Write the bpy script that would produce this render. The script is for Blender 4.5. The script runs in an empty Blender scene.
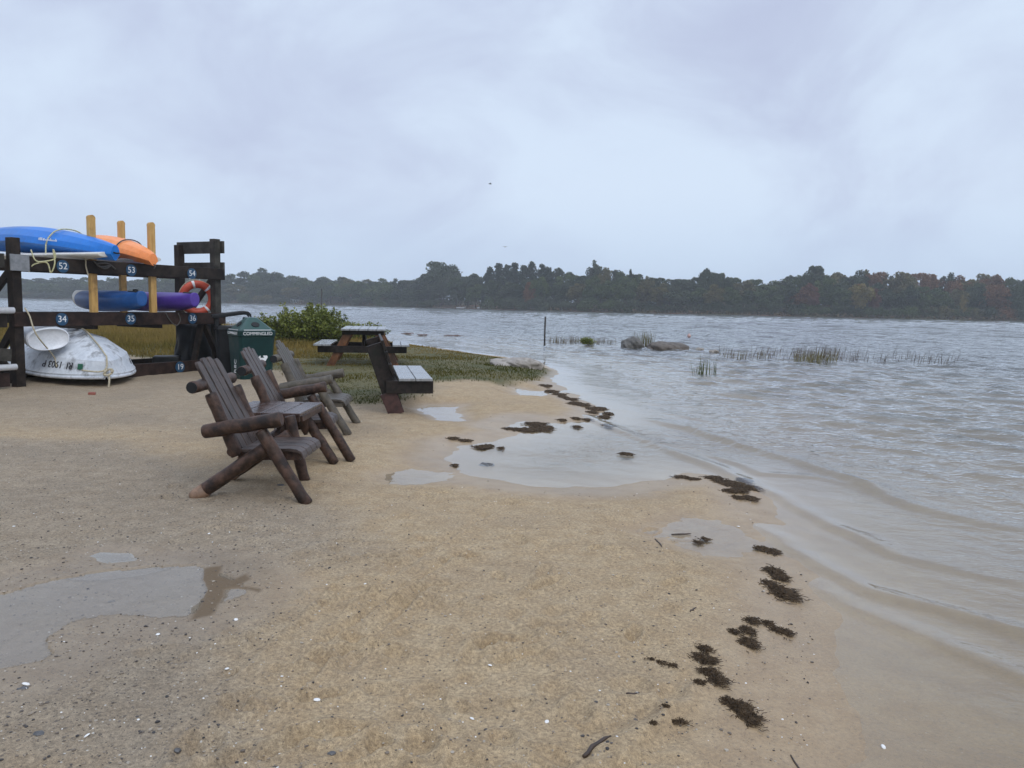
import bpy, bmesh, math, random
import numpy as np
from mathutils import Vector, Matrix, Euler

R = math.radians
rnd = random.Random(7)
nr = np.random.default_rng(11)
scene = bpy.context.scene
COL = scene.collection

# ------------------------------------------------------------------ camera
EYE = 1.5
PITCH, ROLL, FPX = R(5.82), R(1.2), 768.0
FWD = Vector((0, math.cos(PITCH), -math.sin(PITCH)))
UP0 = Vector((0, math.sin(PITCH), math.cos(PITCH)))
RT = math.cos(ROLL) * Vector((1, 0, 0)) + math.sin(ROLL) * UP0
UP = math.cos(ROLL) * UP0 - math.sin(ROLL) * Vector((1, 0, 0))
cam_d = bpy.data.cameras.new('camera')
cam_d.sensor_width = 36; cam_d.lens = FPX / 1024 * 36
cam_d.clip_start = 0.05; cam_d.clip_end = 6000
cam = bpy.data.objects.new('camera', cam_d); COL.objects.link(cam)
M3 = Matrix((RT, UP, -FWD)).transposed()
cam.matrix_world = Matrix.Translation((0, 0, EYE)) @ M3.to_4x4()
scene.camera = cam

def ray(px, py):
    return FWD * FPX + RT * (px - 512) + UP * (384 - py)

def at(px, py, z=0.0):                     # measured point of the photograph -> place on a level plane
    v = ray(px, py); t = (z - EYE) / v.z
    return (v.x * t, v.y * t)

def pts(lst, z=0.0):
    return [at(x, y, z) for x, y in lst]

WL = -0.08                                  # lake level

# ------------------------------------------------------------------ object helpers
def tag(o, label=None, cat=None, group=None, kind=None):
    if label: o['label'] = label
    if cat: o['category'] = cat
    if group: o['group'] = group
    if kind: o['kind'] = kind
    return o

def thing(name, label, cat, loc=(0, 0, 0), rotz=0.0, group=None):
    o = bpy.data.objects.new(name, None); COL.objects.link(o)
    o.empty_display_size = 0.1
    o.location = loc; o.rotation_euler = (0, 0, rotz)
    return tag(o, label, cat, group)

def link_mesh(name, me, parent=None, mat=None):
    o = bpy.data.objects.new(name, me); COL.objects.link(o)
    if mat is not None:
        me.materials.clear(); me.materials.append(mat)
    if parent is not None: o.parent = parent
    return o

class MB:
    def __init__(s): s.v = []; s.f = []; s.sm = []
    def add(s, vs, fs, smooth=False):
        b = len(s.v); s.v += [tuple(p) for p in vs]
        s.f += [tuple(b + i for i in f) for f in fs]; s.sm += [smooth] * len(fs)
        return s
    def box(s, c, sz, rot=None):
        x, y, z = sz[0] / 2, sz[1] / 2, sz[2] / 2
        vs = [Vector((i, j, k)) for i in (-x, x) for j in (-y, y) for k in (-z, z)]
        if rot is not None:
            m = Euler(rot).to_matrix(); vs = [m @ p for p in vs]
        vs = [p + Vector(c) for p in vs]
        return s.add(vs, [(0, 1, 3, 2), (4, 6, 7, 5), (0, 4, 5, 1), (2, 3, 7, 6), (0, 2, 6, 4), (1, 5, 7, 3)])
    def bar(s, p0, p1, w, h, side=(0, 1, 0)):
        p0, p1, sd = Vector(p0), Vector(p1), Vector(side)
        d = (p1 - p0).normalized(); sd = (sd - d * sd.dot(d)).normalized(); n = d.cross(sd)
        vs = [p + sd * (a * w / 2) + n * (b * h / 2) for p in (p0, p1) for a, b in ((-1, -1), (1, -1), (1, 1), (-1, 1))]
        return s.add(vs, [(3, 2, 1, 0), (4, 5, 6, 7), (0, 1, 5, 4), (1, 2, 6, 5), (2, 3, 7, 6), (3, 0, 4, 7)])
    def tube(s, P, rad, n=10, smooth=True, cap=True):
        P = [Vector(p) for p in P]; N = len(P)
        rad = rad if isinstance(rad, (list, tuple)) else [rad] * N
        vs = []; ref = None
        for i in range(N):
            d = (P[min(i + 1, N - 1)] - P[max(i - 1, 0)])
            d = d.normalized() if d.length > 1e-9 else Vector((0, 0, 1))
            if ref is None:
                ref = Vector((0, 0, 1)) if abs(d.z) < .9 else Vector((1, 0, 0))
            a = (ref - d * ref.dot(d)).normalized(); ref = a; b = d.cross(a)
            for k in range(n):
                t = 2 * math.pi * k / n
                vs.append(P[i] + (a * math.cos(t) + b * math.sin(t)) * rad[i])
        fs = [(i * n + k, i * n + (k + 1) % n, (i + 1) * n + (k + 1) % n, (i + 1) * n + k) for i in range(N - 1) for k in range(n)]
        s.add(vs, fs, smooth)
        if cap:
            b = len(s.v) - len(vs)
            s.f.append(tuple(b + k for k in range(n))[::-1]); s.sm.append(False)
            s.f.append(tuple(b + (N - 1) * n + k for k in range(n))); s.sm.append(False)
        return s
    def log(s, p0, p1, r, seed=0, n=12):                # slightly knotty debarked log
        p0, p1 = Vector(p0), Vector(p1); q = random.Random(seed); k = 8
        P, rad = [], []
        for i in range(k + 1):
            t = i / k
            w = Vector((q.uniform(-1, 1), q.uniform(-1, 1), q.uniform(-1, 1))) * r * .06
            P.append(p0.lerp(p1, t) + w); rad.append(r * q.uniform(.94, 1.06))
        d = (p1 - p0).normalized() * r * .18
        P = [P[0] - d * .0] + P; rad = [rad[0] * .86] + rad
        P[1] = P[1] + d; P.append(P[-1] + d * .01); rad[-1] *= 1; rad.append(rad[-1] * .86); P[-2] = P[-2] - d
        return s.tube(P, rad, n)
    def loft(s, rings, smooth=True, closed=True, cap=True):
        n = len(rings[0]); vs = [p for r_ in rings for p in r_]
        m = n if closed else n - 1
        fs = [(i * n + k, i * n + (k + 1) % n, (i + 1) * n + (k + 1) % n, (i + 1) * n + k) for i in range(len(rings) - 1) for k in range(m)]
        s.add(vs, fs, smooth)
        if cap:
            b = len(s.v) - len(vs)
            s.f.append(tuple(b + k for k in range(n))[::-1]); s.sm.append(smooth)
            s.f.append(tuple(b + (len(rings) - 1) * n + k for k in range(n))); s.sm.append(smooth)
        return s
    def mesh(s, name):
        me = bpy.data.meshes.new(name); me.from_pydata(s.v, [], s.f); me.update()
        me.polygons.foreach_set('use_smooth', s.sm)
        bm = bmesh.new(); bm.from_mesh(me); bmesh.ops.recalc_face_normals(bm, faces=bm.faces); bm.to_mesh(me); bm.free()
        return me
    def build(s, name, mat, parent=None, bevel=0.0, subd=0):
        o = link_mesh(name, s.mesh(name), parent, mat)
        if bevel:
            m = o.modifiers.new('bevel', 'BEVEL'); m.width = bevel; m.segments = 2; m.limit_method = 'ANGLE'; m.angle_limit = R(40)
        if subd:
            m = o.modifiers.new('subd', 'SUBSURF'); m.levels = subd; m.render_levels = subd
        return o

def text_mesh(name, body, size, mat, parent, loc, rot, extrude=.002, width=None):
    cu = bpy.data.curves.new(name, 'FONT'); cu.body = body; cu.size = size; cu.extrude = extrude
    cu.align_x = 'CENTER'; cu.align_y = 'CENTER'
    t = bpy.data.objects.new(name + '_source', cu); COL.objects.link(t)
    dg = bpy.context.evaluated_depsgraph_get()
    me = bpy.data.meshes.new_from_object(t.evaluated_get(dg)); bpy.data.objects.remove(t); bpy.data.curves.remove(cu)
    o = link_mesh(name, me, parent, mat); o.location = loc
    if isinstance(rot, Matrix): o.rotation_euler = rot.to_euler()
    else: o.rotation_euler = rot
    if width:
        w = max(v.co.x for v in me.vertices) - min(v.co.x for v in me.vertices)
        o.scale = (width / w, 1, 1)
    return o

# ------------------------------------------------------------------ materials
def newmat(name):
    m = bpy.data.materials.new(name); m.use_nodes = True
    nt = m.node_tree; nt.nodes.clear()
    out = nt.nodes.new('ShaderNodeOutputMaterial')
    return m, nt, out

class NT:
    def __init__(s, nt): s.nt = nt
    def n(s, t, **kw):
        x = s.nt.nodes.new(t)
        for k, v in kw.items(): setattr(x, k, v)
        return x
    def l(s, a, b): s.nt.links.new(a, b)
    def val(s, sock, v):
        if hasattr(v, 'is_output') or isinstance(v, bpy.types.NodeSocket): s.l(v, sock)
        else: sock.default_value = v
    def math(s, op, a, b=0.5, c=None, clamp=False):
        x = s.n('ShaderNodeMath', operation=op); x.use_clamp = clamp
        s.val(x.inputs[0], a); s.val(x.inputs[1], b)
        if c is not None: s.val(x.inputs[2], c)
        return x.outputs[0]
    def mix(s, f, a, b, blend='MIX'):
        x = s.n('ShaderNodeMix', data_type='RGBA', blend_type=blend)
        s.val(x.inputs[0], f)
        for i, v in ((6, a), (7, b)):
            s.val(x.inputs[i], (*v, 1) if isinstance(v, tuple) and len(v) == 3 else v)
        return x.outputs[2]
    def ramp(s, f, a, b, smooth=True):
        x = s.n('ShaderNodeMapRange'); x.interpolation_type = 'SMOOTHSTEP' if smooth else 'LINEAR'
        s.val(x.inputs[0], f); x.inputs[1].default_value = a; x.inputs[2].default_value = b
        return x.outputs[0]
    def noise(s, co, scale, detail=3, rough=.55, dist=0):
        x = s.n('ShaderNodeTexNoise'); s.l(co, x.inputs['Vector'])
        x.inputs['Scale'].default_value = scale; x.inputs['Detail'].default_value = detail
        x.inputs['Roughness'].default_value = rough; x.inputs['Distortion'].default_value = dist
        return x.outputs[0]
    def mapping(s, co, scale=(1, 1, 1), rot=(0, 0, 0)):
        x = s.n('ShaderNodeMapping'); s.l(co, x.inputs[0]); x.inputs['Scale'].default_value = scale; x.inputs['Rotation'].default_value = rot
        return x.outputs[0]
    def attr(s, name):
        x = s.n('ShaderNodeAttribute', attribute_name=name); return x.outputs['Fac']
    def bump(s, h, strength, dist, normal=None):
        x = s.n('ShaderNodeBump'); x.inputs['Strength'].default_value = strength; x.inputs['Distance'].default_value = dist
        s.l(h, x.inputs['Height'])
        if normal is not None: s.l(normal, x.inputs['Normal'])
        return x.outputs[0]

def surf(name, a, b, rough=.6, scale=8, stretch=(1, 1, 1), dirt=None, dirt_amt=.4, bump=.2, spec=.5, rough_var=.15, coat=0, mscale=None, wear=.22):
    """general weathered surface: two tones through stretched noise, blotches of dirt, small bump"""
    m, nt, out = newmat(name); q = NT(nt)
    tc = q.n('ShaderNodeTexCoord'); co = tc.outputs['Object']
    st = q.mapping(co, stretch)
    f1 = q.noise(st, scale, 5, .6); f = q.ramp(f1, .3, .7)
    c = q.mix(f, a, b)
    if dirt is not None:
        d1 = q.noise(co, mscale or scale * .35, 4, .65); d = q.math('MULTIPLY', q.ramp(d1, .48, .68), dirt_amt)
        c = q.mix(d, c, dirt)
    f2 = q.noise(st, scale * 6, 4, .7); sc_ = q.math('MULTIPLY_ADD', f2, wear * 2, 1 - wear)
    cc_ = q.n('ShaderNodeCombineColor')
    for i_ in range(3): q.l(sc_, cc_.inputs[i_])
    c = q.mix(1.0, c, cc_.outputs[0], 'MULTIPLY')
    p = q.n('ShaderNodeBsdfPrincipled'); q.l(c, p.inputs['Base Color'])
    r = q.math('MULTIPLY_ADD', f1, rough_var * 2, rough - rough_var); q.l(r, p.inputs['Roughness'])
    p.inputs['Specular IOR Level'].default_value = spec; p.inputs['Coat Weight'].default_value = coat
    p.inputs['Coat Roughness'].default_value = .15
    if bump:
        q.l(q.bump(f1, bump, .01), p.inputs['Normal'])
    q.l(p.outputs[0], out.inputs[0])
    return m

MT = {}
MT['log'] = surf('wet brown log', (.027, .0165, .0115), (.098, .055, .038), .5, 14, (1, 1, 1), (.012, .0095, .009), .85, .6, .28, mscale=9, wear=.3)
MT['log_pale'] = surf('worn log end', (.2, .115, .07), (.29, .18, .11), .5, 20, (1, 1, 1), (.09, .05, .03), .5, .3)
MT['slat'] = surf('wet brown slat', (.034, .024, .02), (.094, .068, .057), .42, 10, (1, 4, 1), (.018, .014, .012), .7, .35, .32, wear=.3)
MT['tabletop'] = surf('wet dark tabletop', (.04, .024, .02), (.085, .052, .043), .25, 10, (1, 5, 1), (.02, .015, .014), .5, .2)
MT['grey_log'] = surf('weathered grey log', (.055, .045, .034), (.125, .105, .078), .62, 14, (1, 1, 1), (.05, .045, .03), .6, .4)
MT['grey_slat'] = surf('weathered grey slat', (.05, .041, .032), (.1, .084, .066), .5, 14, (1, 5, 1), (.06, .06, .035), .55, .35)
MT['rack'] = surf('old dark timber', (.014, .011, .009), (.04, .03, .024), .6, 6, (1, 1, 1), (.008, .007, .007), .6, .4, .2)
MT['rack_red'] = surf('old reddish timber', (.018, .011, .009), (.05, .03, .024), .6, 6, (1, 1, 1), (.009, .008, .008), .6, .4, .2)
MT['rack_grey'] = surf('greyed timber', (.03, .028, .023), (.07, .065, .055), .65, 6, (1, 1, 1), (.02, .019, .016), .6, .4, .2)
MT['yellow_wood'] = surf('new yellow pine', (.46, .26, .07), (.6, .37, .12), .5, 9, (3, 3, .5), (.2, .1, .035), .6, .2)
MT['black'] = surf('black plastic', (.007, .008, .009), (.014, .015, .017), .45, 8, spec=.3)
MT['tarp'] = surf('dark tarpaulin', (.006, .007, .008), (.018, .02, .022), .5, 4, bump=.6, spec=.25)
MT['metal'] = surf('dull bracket metal', (.16, .17, .18), (.26, .27, .28), .42, 10)
MT['white_pipe'] = surf('white pipe', (.7, .7, .7), (.8, .8, .8), .4, 5, dirt=(.4, .38, .35), dirt_amt=.4)
MT['blue_kayak'] = surf('blue polyethylene', (.002, .15, .54), (.004, .19, .64), .36, 3, dirt=(.02, .12, .36), dirt_amt=.5, bump=.05)
MT['blue_dull'] = surf('scuffed blue polyethylene', (.01, .075, .25), (.016, .1, .33), .42, 4, dirt=(.06, .12, .22), dirt_amt=.5, bump=.05)
MT['orange'] = surf('orange polyethylene', (.85, .25, .06), (.92, .32, .1), .38, 3, dirt=(.7, .17, .04), dirt_amt=.4, bump=.05)
MT['purple'] = surf('purple polyethylene', (.075, .035, .26), (.1, .05, .34), .4, 3, dirt=(.15, .1, .32), dirt_amt=.3, bump=.05)
MT['board'] = surf('off white hull', (.62, .6, .54), (.74, .72, .66), .35, 3, dirt=(.4, .37, .3), dirt_amt=.5, bump=.05)
MT['pale_blue'] = surf('pale blue hull', (.5, .62, .7), (.6, .72, .8), .35, 3, dirt=(.35, .42, .48), dirt_amt=.4, bump=.05)
MT['dinghy'] = surf('scuffed white fibreglass', (.56, .6, .64), (.78, .81, .84), .42, 3, (1, 1, 1), (.13, .13, .13), .85, .1, mscale=3.2)
MT['cream_hull'] = surf('clean white gelcoat', (.66, .69, .72), (.78, .8, .83), .35, 3, dirt=(.45, .46, .48), dirt_amt=.35, bump=.05)
MT['rope'] = surf('pale weathered rope', (.38, .32, .2), (.55, .5, .38), .8, 60, bump=.5)
MT['rope_yellow'] = surf('yellow speckled rope', (.5, .46, .18), (.62, .6, .42), .75, 45, dirt=(.1, .12, .08), dirt_amt=.7, mscale=60)
MT['rope_dark'] = surf('dark cord', (.05, .05, .045), (.1, .09, .08), .75, 60)
MT['plate'] = surf('blue number disc', (.012, .06, .125), (.018, .075, .15), .45, 10)
MT['white_paint'] = surf('white paint', (.7, .72, .72), (.8, .8, .8), .5, 12, dirt=(.5, .5, .5), dirt_amt=.4)
MT['black_paint'] = surf('black lettering', (.02, .02, .025), (.04, .04, .045), .5, 12)
MT['green_sticker'] = surf('green sticker', (.02, .1, .06), (.03, .15, .08), .5, 12)
MT['ring'] = surf('faded red life ring', (.46, .055, .024), (.56, .09, .04), .5, 5, dirt=(.4, .06, .03), dirt_amt=.5)
MT['bin_green'] = surf('dark green plastic', (.004, .026, .025), (.006, .036, .034), .45, 5, spec=.3, dirt=(.012, .05, .045), dirt_amt=.4, bump=.08)
MT['bin_lid'] = surf('green lid plastic', (.011, .052, .043), (.015, .064, .053), .4, 5, bump=.08)
MT['hole'] = surf('black opening', (.004, .004, .004), (.006, .006, .006), .7, 5)
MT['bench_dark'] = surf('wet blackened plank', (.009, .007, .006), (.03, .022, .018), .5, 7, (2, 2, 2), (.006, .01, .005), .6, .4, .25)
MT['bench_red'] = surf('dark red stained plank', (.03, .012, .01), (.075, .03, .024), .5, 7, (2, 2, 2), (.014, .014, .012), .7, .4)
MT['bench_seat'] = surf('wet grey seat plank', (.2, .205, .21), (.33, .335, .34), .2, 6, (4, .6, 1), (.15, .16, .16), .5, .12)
MT['orange_plank'] = surf('orange brown stained plank', (.09, .034, .012), (.20, .08, .026), .45, 7, (2, 2, 1), (.03, .018, .012), .75, .3)
MT['rock'] = surf('lichen grey rock', (.06, .057, .05), (.15, .14, .125), .75, 6, dirt=(.06, .06, .05), dirt_amt=.7, bump=.8, mscale=4)
MT['rock_brown'] = surf('brown grey rock', (.08, .068, .055), (.17, .145, .12), .75, 6, dirt=(.07, .055, .045), dirt_amt=.7, bump=.8, mscale=4)
MT['rock_pale'] = surf('pale pinkish rock', (.26, .23, .2), (.4, .36, .31), .75, 6, dirt=(.14, .12, .09), dirt_amt=.6, bump=.6, mscale=4)
MT['pole'] = surf('dark wet pole', (.03, .027, .024), (.06, .055, .05), .6, 8)
MT['weed'] = surf('wet dark seaweed', (.03, .019, .010), (.095, .06, .03), .5, 60, spec=.25)
MT['weed_far'] = surf('brown seaweed', (.035, .022, .012), (.07, .045, .025), .5, 30)
MT['weed_red'] = surf('reddish floating weed', (.09, .05, .04), (.15, .09, .07), .6, 30)
MT['stick'] = surf('dark driftwood stick', (.035, .024, .018), (.075, .05, .036), .6, 20)
MT['shell'] = surf('white shell', (.72, .7, .66), (.85, .84, .8), .35, 30)
MT['pebble'] = surf('wet grey pebble', (.05, .05, .052), (.12, .115, .11), .35, 40)
MT['red_bit'] = surf('dull red brick', (.22, .06, .04), (.3, .1, .07), .7, 20)
MT['buoy'] = surf('pink float', (.42, .25, .22), (.5, .32, .28), .4, 5)
MT['house'] = surf('white house boards', (.5, .52, .54), (.58, .6, .6), .6, 2)
MT['roof'] = surf('grey roof', (.16, .16, .17), (.22, .22, .23), .8, 2)
MT['window'] = surf('dark window glass', (.03, .035, .04), (.05, .055, .06), .15, 2)
MT['bird'] = surf('dark feathers', (.03, .03, .03), (.06, .06, .06), .7, 20)
MT['bark'] = surf('grey brown bark', (.04, .032, .025), (.075, .06, .048), .85, 3)

def leafmat(name, cols, rough=.6, trans=.15, spec=.3):
    """foliage whose leaves differ in tone by a per-leaf attribute"""
    m, nt, out = newmat(name); q = NT(nt)
    t = q.attr('tint')
    r = q.n('ShaderNodeValToRGB'); q.l(t, r.inputs[0])
    el = r.color_ramp.elements
    while len(el) < len(cols): el.new(.5)
    for i, c in enumerate(cols):
        el[i].position = i / (len(cols) - 1); el[i].color = (*c, 1)
    p = q.n('ShaderNodeBsdfPrincipled'); q.l(r.outputs[0], p.inputs['Base Color']); p.inputs['Roughness'].default_value = rough
    p.inputs['Specular IOR Level'].default_value = spec
    tr = q.n('ShaderNodeBsdfTranslucent'); q.l(r.outputs[0], tr.inputs[0])
    mx = q.n('ShaderNodeMixShader'); mx.inputs[0].default_value = trans
    q.l(p.outputs[0], mx.inputs[1]); q.l(tr.outputs[0], mx.inputs[2]); q.l(mx.outputs[0], out.inputs[0])
    return m

# ------------------------------------------------------------------ noise and terrain
def sstep(a, b, x):
    t = np.clip((x - a) / (b - a), 0, 1); return t * t * (3 - 2 * t)

def vnoise(x, y, seed=0):
    xi = np.floor(x).astype(np.int64); yi = np.floor(y).astype(np.int64); fx = x - xi; fy = y - yi
    fx = fx * fx * (3 - 2 * fx); fy = fy * fy * (3 - 2 * fy)
    def h(a, b):
        n = (a * 374761393 + b * 668265263 + seed * 1274126177) & 0xffffffff
        n = ((n ^ (n >> 13)) * 1274126177) & 0xffffffff
        return ((n ^ (n >> 16)) & 0xffff) / 65535.0
    return (h(xi, yi) * (1 - fx) + h(xi + 1, yi) * fx) * (1 - fy) + (h(xi, yi + 1) * (1 - fx) + h(xi + 1, yi + 1) * fx) * fy

def fbm(x, y, seed=0, oct=4):
    s = 0; a = .5; t = 0
    for i in range(oct):
        s = s + a * vnoise(x, y, seed + i * 17); t += a; x = x * 2.03 + 3.1; y = y * 2.03 + 1.7; a *= .5
    return s / t - .5

def sdist(X, Y, poly):
    """signed distance to a polygon, positive inside"""
    P = np.array(poly); D = np.full(X.shape, 1e18); ins = np.zeros(X.shape, bool)
    for i in range(len(P)):
        ax, ay = P[i]; bx, by = P[(i + 1) % len(P)]
        ex, ey = bx - ax, by - ay; wx, wy = X - ax, Y - ay
        t = np.clip((wx * ex + wy * ey) / (ex * ex + ey * ey + 1e-12), 0, 1)
        D = np.minimum(D, (wx - ex * t) ** 2 + (wy - ey * t) ** 2)
        if ay != by:
            c = ((ay > Y) != (by > Y)) & (X < ex * (Y - ay) / (by - ay) + ax)
            ins ^= c
    d = np.sqrt(D); return np.where(ins, d, -d)

shore_px = [(838, 768), (828, 690), (826, 624), (812, 580), (792, 550), (768, 515), (758, 492), (728, 478), (690, 474), (668, 480), (620, 487),
            (560, 489), (510, 485), (470, 476), (442, 460), (452, 446), (490, 440), (520, 433), (500, 428), (520, 420), (560, 423), (588, 420), (600, 412), (585, 402),
            (560, 388), (548, 380), (556, 371), (540, 364), (505, 357), (470, 353), (430, 347), (400, 343), (360, 338), (300, 333), (200, 329), (100, 327), (0, 325), (-200, 322)]
near_land = pts(shore_px, WL) + [(-90, 60), (-400, 60), (-400, -500), (60, -500), (8, -40), (1.4, -8), (0.95, -1), (0.95, 1.0)]
far_shore_pd = [(-1500, 520), (-700, 490), (-200, 470), (0, 455), (220, 425), (330, 395), (400, 350), (450, 318), (500, 288), (620, 263), (800, 256), (1024, 250), (1400, 235), (2000, 200)]
far_line = [(d * (p - 512) / FPX, float(d)) for p, d in far_shore_pd]
far_land = far_line + [(900, 200), (3000, 3000), (-3000, 3000), (-3000, 520)]
puddle_px = [(-60, 592), (0, 589), (30, 580), (60, 574), (100, 567), (160, 562), (205, 561), (240, 570), (268, 588), (262, 597), (235, 606), (192, 624), (150, 626),
             (112, 622), (84, 626), (70, 636), (78, 652), (60, 664), (20, 676), (-60, 690)]
isle_px = [(203, 569), (224, 566), (219, 576), (234, 580), (247, 574), (251, 580), (240, 586), (263, 590), (259, 594), (246, 590), (236, 589), (226, 590), (222, 602),
           (214, 616), (189, 622), (199, 606), (206, 590), (202, 579)]
PUD = 0.000
puddle = pts(puddle_px, PUD); isle = pts(isle_px, PUD)
puddle2 = pts([(86, 556), (100, 552), (130, 553), (132, 560), (112, 562)], PUD)
pools = [pts(p, WL) for p in ([(420, 409), (432, 406), (458, 405), (452, 412), (460, 420), (440, 420)], [(515, 388), (528, 391), (552, 392), (538, 396), (520, 396)],
                              [(392, 475), (415, 473), (432, 477), (412, 482), (394, 481)], [(664, 534), (690, 520), (725, 528), (748, 545), (722, 552), (690, 546)])]
gravel_area = pts([(-300, 800), (170, 800), (215, 720), (255, 655), (300, 590), (345, 545), (340, 515), (300, 500), (200, 470), (120, 440), (-300, 440)], 0)
grass_area = pts([(-300, 346), (60, 352), (130, 359), (178, 364), (235, 371), (290, 376), (318, 391), (334, 404), (360, 406), (388, 405), (420, 398), (433, 386), (470, 383), (505, 386),
                  (530, 381), (553, 373), (545, 366), (505, 358), (470, 354), (430, 348.5), (400, 344.5), (360, 339), (300, 334), (200, 330), (100, 328), (0, 326), (-300, 323)], -.02)
prints = []
for k in range(170):
    px_, py_ = rnd.uniform(150, 690), rnd.uniform(480, 800)
    a = at(px_, py_, 0); prints.append((a[0], a[1], rnd.uniform(.04, .1), rnd.uniform(.03, .055), rnd.uniform(0, 3.1), rnd.uniform(.004, .013)))
for px_, py_ in ((345, 603), (395, 605), (430, 590), (290, 745), (330, 735), (505, 640), (520, 655), (460, 560), (380, 560), (310, 700), (360, 650), (545, 585)):
    a = at(px_, py_, 0); prints.append((a[0], a[1], .12, .034, rnd.uniform(.2, .9), .015))
grooves = [(at(255, 655), at(330, 590), .03, .012), (at(300, 690), at(420, 600), .025, .010), (at(330, 640), at(455, 560), .03, .011), (at(560, 770), at(665, 690), .05, .012),
           (at(690, 705), at(600, 780), .04, .008), (at(360, 600), at(480, 520), .03, .008)]

def terrain(X, Y, detail=True):
    d = sdist(X, Y, near_land); near = (Y < 130)
    wob = .10 * fbm(X * 1.6, Y * 1.6, 5, 3) * sstep(2, 6, Y) + .05 * fbm(X * 5, Y * 5, 9, 2)
    dd = d + wob * 1.3
    land = WL + .095 * (1 - np.exp(-np.maximum(dd, 0) / .9)) + .05 * sstep(11, 17, Y) * sstep(.2, 2, dd)
    bed = WL + np.maximum(dd * .045, -.28) + np.minimum(dd + 9, 0) * .03
    h = np.where(dd > 0, land, np.maximum(bed, -1.6))
    df = sdist(X, Y, far_land)
    far = WL + np.clip(df * .05, -1.5, 2.2) + np.where(df > 40, np.minimum((df - 40) * .02, 2), 0)
    h = np.where(df > -28, np.maximum(far, -1.6), h)
    wet = np.maximum(sstep(.03, .002, h - WL), sstep(.75, .25, dd) * (Y < 16)) * (df < -28)
    mask = near & (np.abs(X) < 60)
    gravel = np.zeros(X.shape); grassy = np.zeros(X.shape); isl = np.zeros(X.shape)
    x, y, hh, w = X[mask], Y[mask], h[mask], wet[mask]
    dm = dd[mask]
    for i, p in enumerate(pools):
        dp = sdist(x, y, p) + .22 * fbm(x * 3, y * 3, 31 + i, 4)
        t = sstep(-.6, .10, dp); hh = hh * (1 - t) + np.minimum(hh, WL - .012 + .012 * fbm(x * 16, y * 16, 35, 3)) * t
        w = np.maximum(w, sstep(-.4, .0, dp))
    g = sstep(-.45, .35, sdist(x, y, gravel_area) + .5 * fbm(x * 1.3, y * 1.3, 41, 3)); g2 = .75 * sstep(7.5, 9.5, y) * sstep(-.8, -2.6, x)
    gravel[mask] = np.maximum(g, g2)
    dg = sdist(x, y, grass_area) + .5 * fbm(x * .9, y * .9, 43, 4)
    grassy[mask] = sstep(-.25, .3, dg)
    hh = hh + .03 * sstep(-.2, .8, dg)
    if detail:
        dry = sstep(.1, .9, dm)
        n = .022 * fbm(x * 1.4, y * 1.4, 61, 3) + .020 * fbm(x * 4.5, y * 4.5, 67, 3) + .013 * fbm(x * 15, y * 15, 71, 3) + .004 * fbm(x * 45, y * 45, 73, 2)
        n = n + .008 * np.maximum(fbm((x + .5 * y) * 1.3, (y - .5 * x) * 7, 79, 3), 0)
        hh = hh + n * dry * np.clip((hh - WL) / .05, 0, 1)
        hh = hh + .0012 * fbm(x * 12, y * 12, 77, 3) * (1 - dry)
        for (cx, cy, a, b, r_, dep) in prints:
            k = (np.abs(x - cx) < .4) & (np.abs(y - cy) < .4)
            if not k.any(): continue
            u = (x[k] - cx) * math.cos(r_) + (y[k] - cy) * math.sin(r_); v = -(x[k] - cx) * math.sin(r_) + (y[k] - cy) * math.cos(r_)
            q = np.sqrt((u / a) ** 2 + (v / b) ** 2)
            hh[k] += dep * 2.2 * (-.8 * np.exp(-q ** 4) + .5 * np.exp(-((q - 1.5) / .4) ** 2)) * dry[k]
        for (p0, p1, wd, dep) in grooves:
            ex, ey = p1[0] - p0[0], p1[1] - p0[1]; L2 = ex * ex + ey * ey
            t = np.clip(((x - p0[0]) * ex + (y - p0[1]) * ey) / L2, 0, 1)
            s = ((x - p0[0]) * ey - (y - p0[1]) * ex) / math.sqrt(L2) + .05 * fbm(x * 3, y * 3, 83, 2)
            q = np.hypot(x - p0[0] - ex * t, y - p0[1] - ey * t)
            hh = hh + 1.9 * dep * (np.exp(-((s - wd) / wd) ** 2) - np.exp(-((s + wd * .6) / wd) ** 2)) * (q < .35) * sstep(.35, .1, q) * dry
    # rain puddles in the gravelly sand, with their own level
    dp = sdist(x, y, puddle) + .07 + .035 * fbm(x * 6, y * 6, 51, 3); di = sdist(x, y, isle)
    t = sstep(-.26, .16, dp)
    bedp = PUD - .008 + .011 * fbm(x * 5, y * 5, 53, 3) + .008 * fbm(x * 24, y * 24, 54, 3)
    hh = hh * (1 - t) + bedp * t
    around = sstep(-.5, -.1, dp) * (1 - t); hh = np.where(around > 0, np.maximum(hh, PUD + .003 + .004 * (1 - around)), hh)
    ti = sstep(-.015, .02, di + .012 * fbm(x * 14, y * 14, 57, 2)); hh = hh * (1 - ti) + (PUD + .005 + .003 * fbm(x * 20, y * 20, 58, 2)) * ti
    dp2 = sdist(x, y, puddle2) + .04 * fbm(x * 6, y * 6, 55, 3); t2 = sstep(-.1, .05, dp2); hh = hh * (1 - t2) + (PUD - .006) * t2
    w = np.maximum.reduce([w, .9 * sstep(-.30, -.02, dp), .9 * sstep(-.2, -.02, dp2), ti])
    h[mask] = hh; wet[mask] = w; isl[mask] = ti
    return h, wet, gravel, grassy, isl, dd, df

def gz(x, y):
    return float(terrain(np.array([x]), np.array([y]))[0][0])

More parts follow.
